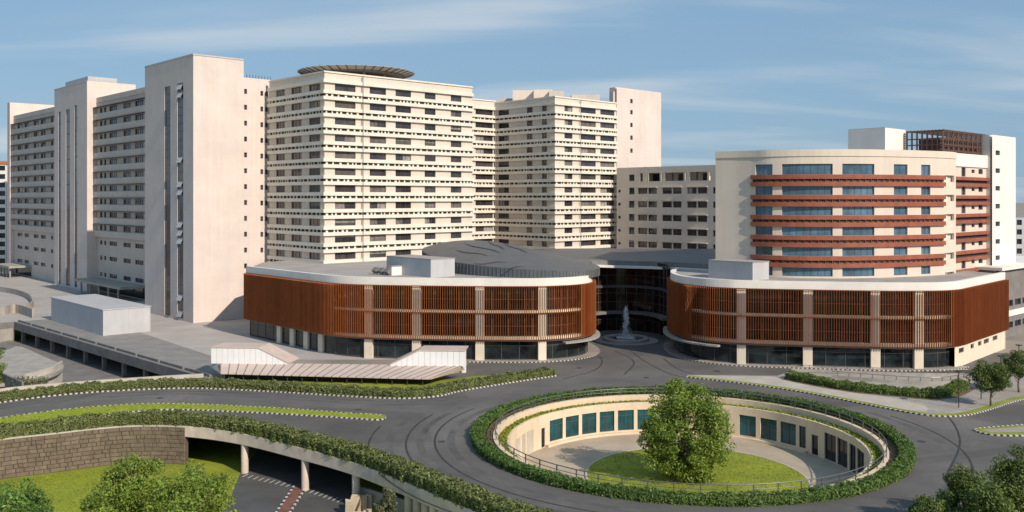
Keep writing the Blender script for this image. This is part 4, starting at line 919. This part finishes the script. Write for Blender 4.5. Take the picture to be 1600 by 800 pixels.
# ---- glass atrium and its ring roof
AT = Path([Vector(p) for p in ((13.2, 190), (14.6, 196.5), (18, 201.2), (23, 203.3), (28, 201.6), (31.4, 197), (32.4, 190.5))], 6)
t = thing('atrium', (*AT.pt(AT.L/2), 0), 'dark curved glass atrium behind the fountain under a grey ring roof', 'building')
n = 16
for k in range(n):
    a, b_ = AT.L*k/n, AT.L*(k+1)/n
    wf = MB().sweep(AT, a-.05, a+.05, .0, .14, .1, 15); 
    for z in (2.6, 6.4, 8.3, 12.2): wf.sweep(AT, a, b_, .0, .09, z, z+.08)
    ww = wf.build('window', 'frame', t); MB().sweep(AT, a, b_, -.08, 0, .1, 15.2).build('pane', 'glass_brown', ww)
MB().sweep(AT, 0, AT.L, .02, 1.6, 3.9, 4.5).build('entrance_canopy', 'concrete_dark', t); MB().sweep(AT, 0, AT.L, .02, .4, 9.5, 10.1).build('floor_band', 'frame', t)
lip = Path([Vector(p) for p in ((4, 193), (8.5, 198), (14, 200.3), (21, 201), (28, 199.6), (34.5, 196), (41, 190), (47, 183))], 6)
back = Path([Vector(p) for p in ((-8, 214), (4, 224), (15, 230), (24, 232), (34, 229), (44, 221), (52, 213), (60, 203))], 6)
lz = lambda f: 16.2-.7*min(1, f*2.2); bz = lambda f: 16.7+.2*math.cos(f*6.28)+2.2*max(0, f-.55)
b = MB(); n = 40; m_ = 8
for i in range(n+1):
    f_ = i/n; a, c = lip.pt(lip.L*f_), back.pt(back.L*f_)
    for j in range(m_+1): g = j/m_; p = a.lerp(c, g); b.v.append((p.x, p.y, lz(f_)+(bz(f_)-lz(f_))*g+.9*math.sin(math.pi*g)*.5))
for i in range(n):
    for j in range(m_): k = i*(m_+1)+j; b.f.append((k, k+m_+1, k+m_+2, k+1)); b.m.append(0)
b.build('ring_roof', 'shell', t, smooth=True)
for o0, o1, dz0, dz1, mm, nm_ in ((-.25, .35, -.95, -.02, 'concrete_dark', 'roof_edge'), (-.6, 1.7, -1.5, -1.0, 'fascia', 'rim')):
    b = MB(); cs = lip.cuts(0, lip.L)
    for q in cs:
        a, c = lip.pt(q, o0), lip.pt(q, o1); z = lz(q/lip.L); b.v += [(a.x, a.y, z+dz0), (c.x, c.y, z+dz0), (c.x, c.y, z+dz1), (a.x, a.y, z+dz1)]
    for k in range(len(cs)-1):
        for j in range(4): b.f.append((4*k+j, 4*k+(j+1) % 4, 4*k+4+(j+1) % 4, 4*k+4+j)); b.m.append(0)
    b.build(nm_, mm, t)
# ---- fountain
fc = G(978, 532); t = thing('fountain', (*fc, 0), 'round stone fountain with a tall white water jet in the forecourt', 'fountain')
MB().lathe((*fc, 0), [(4.7, 0), (4.7, .55), (4.5, .72), (3.9, .72), (3.75, .55), (3.75, .1)], 48).build('basin', 'concrete', t)
MB().poly([circle((fc.x, fc.y), 3.8, 48)], .45).build('water', 'water', t)
b = MB(); rj = random.Random(5)
def blob(x, y, z, r):
    i = len(b.v); b.v += [(x+r, y, z), (x-r, y, z), (x, y+r, z), (x, y-r, z), (x, y, z+r*1.5), (x, y, z-r*1.5)]
    for f in ((0, 2, 4), (2, 1, 4), (1, 3, 4), (3, 0, 4), (2, 0, 5), (1, 2, 5), (3, 1, 5), (0, 3, 5)): b.f.append(tuple(i+q for q in f)); b.m.append(0)
for k in range(46):                                  # clumps of broken water along the jet, then loose drops round it
    f_ = rj.random()**1.05; z = .5+6.0*f_; rad = .62*(1-f_)**.6+.1; a = rj.uniform(0, 6.283); r = rad*rj.random(); x, y = fc.x+r*math.cos(a), fc.y+r*math.sin(a); q = rj.uniform(.16, .38)*(1.15-.5*f_)
    for m_ in range(34): blob(x+rj.gauss(0, q*.6), y+rj.gauss(0, q*.6), z+rj.gauss(0, q*1.1), rj.uniform(.04, .11))
for k in range(420):
    f_ = rj.random(); a = rj.uniform(0, 6.283); r = (1.35*(1-f_)+.3)*rj.random()**.5; blob(fc.x+r*math.cos(a), fc.y+r*math.sin(a), .5+5.6*f_, rj.uniform(.025, .06))
for k in range(500):
    a = rj.uniform(0, 6.283); r = 1.9*rj.random()**.7; blob(fc.x+r*math.cos(a), fc.y+r*math.sin(a), .46+rj.uniform(0, .25), rj.uniform(.04, .12))
b.build('jet', 'spray', t)
struct('fountain_island', MB().lathe((*fc, 0), [(6.6, .004), (6.6, .12), (4.6, .12)], 48), 'paving')
# ---- tan ramp canopy with white upstands
t = thing('ramp_canopy', (*G(540, 596), 0), 'tan metal canopy with white panelled upstands over a ramp', 'canopy')
za, zb = 1.25, 2.35
e = [G(345, 583.5, za), G(672, 592, za)]; rg_ = [G(338, 566.5, zb), G(722, 571, zb)]; cl_, cr_ = G(327, 571, za+.25), G(726, 577, za+.25)
n = 26
for k in range(n):
    f0, f1 = k/n, (k+1)/n-.0045; a, b_ = e[0].lerp(e[1], f0), e[0].lerp(e[1], f1); sk = .02; c, d = rg_[0].lerp(rg_[1], min(1, f0+sk)), rg_[0].lerp(rg_[1], min(1, f1+sk))
    MB().hexa([(*a, za-.12), (*b_, za-.12), (*d, zb-.12), (*c, zb-.12), (*a, za), (*b_, za), (*d, zb), (*c, zb)]).build('roof_panel', 'canopy_tan', t)
for a, b_, c in ((cl_, e[0], rg_[0]), (e[1], cr_, rg_[1])):
    zz = lambda p: za+.25 if p in (cl_, cr_) else (zb if p in rg_ else za)
    MB().prism([a, b_, c], 0, 0).v; m_b = MB(); i = [(p.x, p.y, zz(p)) for p in (a, b_, c)]; m_b.v = i+[(x, y, z-.12) for x, y, z in i]; m_b.f = [(0, 1, 2), (3, 5, 4), (0, 3, 4, 1), (1, 4, 5, 2), (2, 5, 3, 0)]; m_b.m = [0]*5; m_b.build('roof_panel', 'canopy_tan', t)
for k in range(n+1):
    f0 = k/n-.002; a = e[0].lerp(e[1], f0); c = rg_[0].lerp(rg_[1], min(1, f0+.02)); MB().bar((*a, za+.01), (*c, zb+.01), .05).build('seam', 'seam', t)
for k in range(14): p = e[0].lerp(e[1], (k+.5)/14)+Vector((0, .5)); MB().bar((p.x, p.y, 0), (p.x, p.y, za), .07).build('post', 'pole_dark', t)
bk_ = Path([e[0]+Vector((0, 2.2)), e[1]+Vector((0, 2.2))]); MB().sweep(bk_, 0, bk_.L, -.2, 0, 0, 1.5).build('back_wall', 'recess', t)
def upstand(x0, x1, ya, yb, yt0, yt1, x2, n, flip):
    pa, pb_ = G(x0, ya, zb), G(x1, yb, zb); dr = (pb_-pa).normalized(); L_ = (pb_-pa).length; nn = Vector((dr.y, -dr.x))
    hmax = (ya-yt0)*pa.y/F; s2 = (x2-x0)/(x1-x0)*L_
    hh = lambda s: hmax if ((s <= s2) != flip) else hmax*((L_-s)/(L_-s2) if not flip else s/s2)
    for k in range(n):
        s0, s1 = L_*k/n, L_*(k+1)/n-.04; q = [pa+dr*s0, pa+dr*s1, pa+dr*s1-nn*.15, pa+dr*s0-nn*.15]; h0, h1 = max(.03, hh(s0)), max(.03, hh(s1))
        MB().hexa([(*x, zb-.1) for x in q]+[(*q[0], zb+h0), (*q[1], zb+h1), (*q[2], zb+h1), (*q[3], zb+h0)]).build('upstand_panel', 'white_panel', t)
    ks = [0, s2, L_]; tb = MB()
    for s0, s1 in zip(ks, ks[1:]):
        q = [pa+dr*s0+nn*.1, pa+dr*s1+nn*.1, pa+dr*s1-nn*5.5, pa+dr*s0-nn*5.5]; h0, h1 = hh(s0)+zb+.01, hh(s1)+zb+.01
        tb.hexa([(*q[0], h0), (*q[1], h1), (*q[2], h1-.15), (*q[3], h0-.15), (*q[0], h0+.16), (*q[1], h1+.16), (*q[2], h1), (*q[3], h0)])
    tb.build('upstand_roof', 'canopy_tan', t)
upstand(330, 452, 567, 568.5, 543.5, 545, 404, 14, False); upstand(609, 727, 570.5, 571.5, 548, 546, 655, 13, True)
p = G(725, 582, 0); MB().box(p.x-.35, p.x+.35, p.y-.3, p.y+.3, 0, 3.95).build('end_pier', 'white_panel', t)
# ---- car park deck on the left with its skylight box
d0, d1 = G(22, 503), G(322, 591); DK = Path([d0, d1])
t = thing('parking_deck', (*DK.pt(DK.L/2), -5), 'grey concrete deck edge on columns over the sunken driveway', 'deck')
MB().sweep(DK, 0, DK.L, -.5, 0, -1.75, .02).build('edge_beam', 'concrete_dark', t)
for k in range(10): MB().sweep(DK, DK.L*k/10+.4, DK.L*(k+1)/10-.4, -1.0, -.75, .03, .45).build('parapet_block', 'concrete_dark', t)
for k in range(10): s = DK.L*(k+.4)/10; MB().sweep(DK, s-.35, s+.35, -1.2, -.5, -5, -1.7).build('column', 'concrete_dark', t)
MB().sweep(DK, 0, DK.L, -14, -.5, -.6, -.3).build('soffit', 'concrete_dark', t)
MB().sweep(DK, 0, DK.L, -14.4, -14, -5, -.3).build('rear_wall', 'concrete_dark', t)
dkw = [d0, d1, d1+(d1-d0).normalized()*.1-DK.nm(0)*9, d0-DK.nm(0)*17]; struct('deck_paving', MB().poly([dkw], .012), 'deck')
bp = G(161, 525); t = thing('skylight_box', (*bp, 0), 'long white metal clad box on the concrete deck', 'building')
bu, bv = hit(bp, U, 235), hit(bp, V, 80); bz_ = ZY(485, bp.y); MB().grid(bp, 0, bu, 0, bv, .012, bz_).build('wall', 'box_grey', t)
MB().grid(bp, -.15, bu+.15, -.15, bv+.15, bz_, bz_+.18).build('roof', 'box_grey', t)
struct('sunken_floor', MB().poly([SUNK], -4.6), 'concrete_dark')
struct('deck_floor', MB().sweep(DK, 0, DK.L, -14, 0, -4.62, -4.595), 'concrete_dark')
P = Path(GL((-40, 619), (40, 609.5), (110, 603.5), (180, 598.5), (250, 594), (318, 590)), 3); tag(MB().sweep(P, 0, P.L, -.5, 0, 0, .6).build('boundary_wall', 'concrete_pale'), 'low pinkish boundary wall behind the roadside hedge', 'wall')
b = MB(); m_ = len(SUNK)
for k in range(1, m_): a, c = SUNK[k], SUNK[(k+1) % m_]; b.quad((*a, -4.7), (*c, -4.7), (*c, .0), (*a, .0))
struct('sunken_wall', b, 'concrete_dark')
# spiral ramp and its parapets
RP = Path(GL((-120, 560), (0, 548), (28, 541), (55, 551), (80, 562), (99, 570), (96, 577), (84, 584), (62, 590), (40, 594), (0, 600), (-120, 612), z=-.8), 4, True)
t = thing('driveway_ramp', (*G(40, 580, -5), -5), 'pale curved concrete ramp slab in the sunken driveway', 'ramp')
MB().prism(RP.p[:-1], -1.3, -.8).build('slab', 'concrete', t)
PR = Path(GL((40, 594), (62, 588), (84, 581), (98, 572), z=-.8), 5); MB().sweep(PR, 0, PR.L, -.3, 0, -3.4, .15).build('curved_wall', 'concrete_pale', t)
PL = Path(GL((-60, 585), (0, 588), (34, 603), z=0)); MB().sweep(PL, 0, PL.L, -.3, 0, -2, .6).build('side_wall', 'concrete_dark', t)
for k in range(3): p = G(20+k*20, 575, -1.3); MB().tube([(p.x, p.y, -5), (p.x, p.y, -1.3)], .4, 8).build('column', 'concrete', t)
gp = [(G(rng.uniform(20, 75), rng.uniform(591, 600), 0)) for k in range(900)]
tag(foliage('weeds', [(p.x, p.y, -.7+rng.uniform(0, 1.1)) for p in gp], np.tile([0, 0, .5], (900, 1)), .35, 'leaf_olive', rng.beta(2, 3, 900)), 'dry green weeds growing beside the curved ramp wall', 'weeds', kind='stuff')
for pts, z0, z1, lab in ((((-60, 452), (0, 456), (36, 464), (49, 474), (44, 483), (0, 489), (-60, 492)), 0, 1.6, 'low curved concrete parapet beside the far driveway'), (((-60, 497), (0, 493.5), (24, 489), (50, 497)), 0, 2.2, 'concrete parapet wall above the sunken driveway'), (((-60, 533), (0, 520), (20, 517)), -2, .6, 'beige retaining wall end beside the deck corner')):
    P = Path(GL(*pts), 5); tag(MB().sweep(P, 0, P.L, -.35, 0, z0, z1).build('parapet_wall', 'concrete'), lab, 'wall')
# ---- low grey building and far blocks
p = G(1572, 528); p0 = p-V*0; MP = Path([p-U*4+V*0, p+U*40])
t = thing('low_building', (*p, 0), 'low grey building with strip windows behind the right podium', 'building')
mz = ZY(421, p.y); ops = [(s0, s0+3.6, z, z+1.3) for s0 in (4.3, 9, 13.5, 18) for z in (ZY(514, p.y), ZY(480, p.y))]
MB().wall(MP, 0, mz, ops, .3).build('wall', 'concrete_dark', t)
for o in ops: window(MP, *o, t, .27, 2, 'glass_dark')
MB().sweep(MP, 0, MP.L, .01, .3, ZY(495, p.y), ZY(486, p.y)).build('band', 'fascia', t)
MB().grid(MP.pt(0), 0, 44, .5, 30, 0, mz-.05).build('core', 'concrete_dark', t); MB().grid(MP.pt(0), -1, 45, -1, 31, mz, mz+.6).build('roof', 'fascia', t)
def far_block(x0, x1, d, z1, depth, nrow, ncol, lab, m, strip, cap=None):
    a, c = PD(x0, d), PD(x1, d); P = Path([a, c]); t = thing('far_block', (*P.pt(P.L/2), 0), lab, 'building')
    fh = z1/nrow; ops = []
    for r in range(nrow):
        if strip: ops.append((.4, P.L-.4, r*fh+1.0, r*fh+fh-.5))
        else: ops += [(P.L*(k+.2)/ncol, P.L*(k+.8)/ncol, r*fh+.9, r*fh+fh-.5) for k in range(ncol)]
    MB().wall(P, 0, z1, ops, .4).build('wall', m, t)
    for o in ops: window(P, *o, t, .35, 3 if strip else 2, 'glass_dark')
    q = -P.nm(0); MB().prism([a+q*.5, c+q*.5, c+q*depth, a+q*depth], 0, z1-.02).build('core', m, t)
    if cap: MB().sweep(P, -.3, P.L+.3, -depth, .3, z1, z1+1.4).build('roof', cap, t)
far_block(1586, 1680, 310, ZY(341, 310), 14, 7, 7, 'distant grey apartment block behind the white end tower', 'box_grey', False)
far_block(-160, 9.5, 400, ZY(257, 400), 20, 12, 6, 'distant dark building with pale floor bands and orange roof edge', 'fascia', True, 'tile_orange')
# ================================================================== TREES AND SMALL THINGS
tb = G(1070, 747, CZ+.7)
tree('broadleaf_tree', (tb.x, tb.y, CZ+.65), ZY(589, tb.y)-CZ-.6, 4.7, 'leaf', 'big dense broadleaf tree on the round lawn of the sunken court', nclump=210, nleaf=200, lsize=.29, z0c=.03, shape='round', clump_r=1.1, trunk_r=.3, limbs=30, wob=.45, seed=4)
def tree_px(name, px, ytop, d, bz_, wpx, m, lab, **k):
    p = PD(px, d); return tree(name, (p.x, p.y, bz_), ZY(ytop, d)-bz_, wpx*d/F/2, m, lab, **k)
tree_px('garden_tree', 208, 698, 87, LZ, 104, 'leaf', 'spreading green tree with pale bare branches in front of the stone wall', nclump=70, nleaf=170, lsize=.27, z0c=.36, clump_r=.95, trunk_r=.24, limbs=40, seed=7)
tree_px('garden_tree', 296, 722, 84, LZ, 118, 'leaf', 'broad green tree crown between the branching tree and underpass road', nclump=80, nleaf=170, lsize=.27, z0c=.3, clump_r=.95, limbs=40, seed=12)
tree_px('garden_tree', 150, 762, 80, LZ, 60, 'leaf', 'low pale green tree crown at the foot of the branching tree', nclump=36, nleaf=150, lsize=.26, z0c=.2, clump_r=.85, seed=15)
tree_px('garden_tree', 18, 745, 82, LZ, 118, 'leaf_deep', 'deep green leafy tree crown standing alone on the lawn', nclump=64, nleaf=190, lsize=.27, z0c=.3, clump_r=1.0, seed=9)
tree_px('small_conifer', 606, 755, 91, LZ, 62, 'leaf_olive', 'grey green young conifer beside the underpass wing wall', nclump=60, nleaf=90, lsize=.2, z0c=.08, shape='cone', clump_r=.42, trunk_r=.12, limbs=10, seed=5)
for px, yt, d, wd, sd_, lab in ((1452, 770, 78, 75, 21, 'small dark bushy tree lowest of the roadside group'), (1506, 722, 80, 95, 22, 'dark bushy tree in the middle of the roadside group'), (1588, 694, 81, 95, 23, 'tall dark bushy tree tallest of the roadside group'), (1545, 752, 76, 80, 24, 'dark bushy tree filling the gap between the roadside trees')):
    tree_px('roadside_tree', px, yt, d, 0.12, wd, 'leaf_dark', lab, nclump=100, nleaf=200, lsize=.22, z0c=.05, shape='column', clump_r=.75, trunk_r=.16, group='roadside trees', seed=sd_)
for px, yb, yt, wd, sd_, lab in ((1548, 634, 565, 52, 31, 'round headed street tree on the plaza beside the kerb'), (1592, 613, 547, 52, 32, 'round headed street tree on the plaza below the grey building')):
    p = G(px, yb, .1); tree('street_tree', (p.x, p.y, .11), ZY(yt, p.y), wd*p.y/F/2, 'leaf_dark', lab, nclump=70, nleaf=170, lsize=.22, z0c=.42, clump_r=.75, trunk_r=.13, limbs=10, seed=sd_, group='street trees')
tree_px('edge_tree', -14, 535, 150, -5, 45, 'leaf', 'light green tree crown at the sunken driveway edge', nclump=30, nleaf=100, lsize=.3, clump_r=.9, seed=41)
# lamp posts on the plaza
LL = ('dark lamp post with flat head between the hedge end and kerb', 'dark lamp post with flat head beside the street tree at the kerb', 'dark lamp post with flat head between the two street trees', 'dark lamp post with flat head below the low grey building')
for i, (px, yb, yt) in enumerate(((1498, 637, 581), (1533, 624, 575), (1564, 608, 557), (1592, 590, 540))):
    p = G(px, yb, .1); t = thing('lamp_post', (*p, .11), LL[i], 'lamp post', 'lamp posts on the plaza'); z = ZY(yt, p.y)
    MB().tube([(p.x, p.y, .1), (p.x, p.y, z)], .07, 8).build('pole', 'pole_dark', t); MB().lathe((p.x, p.y, z), [(.02, .0), (.5, .02), (.5, .14), (.02, .2)], 14).build('lamp_head', 'pole_dark', t)
# young palm-like shrub in the court
p = G(832, 680, CZ); tree('potted_shrub', (p.x, p.y, CZ), 2.6, .55, 'leaf_olive', 'thin yellow green shrub beside the court doors', cat='shrub', nclump=9, nleaf=40, lsize=.3, clump_r=.35, trunk_r=.05, limbs=4, seed=51)
print('objects', len(bpy.data.objects), 'tris', sum(len(m.polygons) for m in bpy.data.meshes))
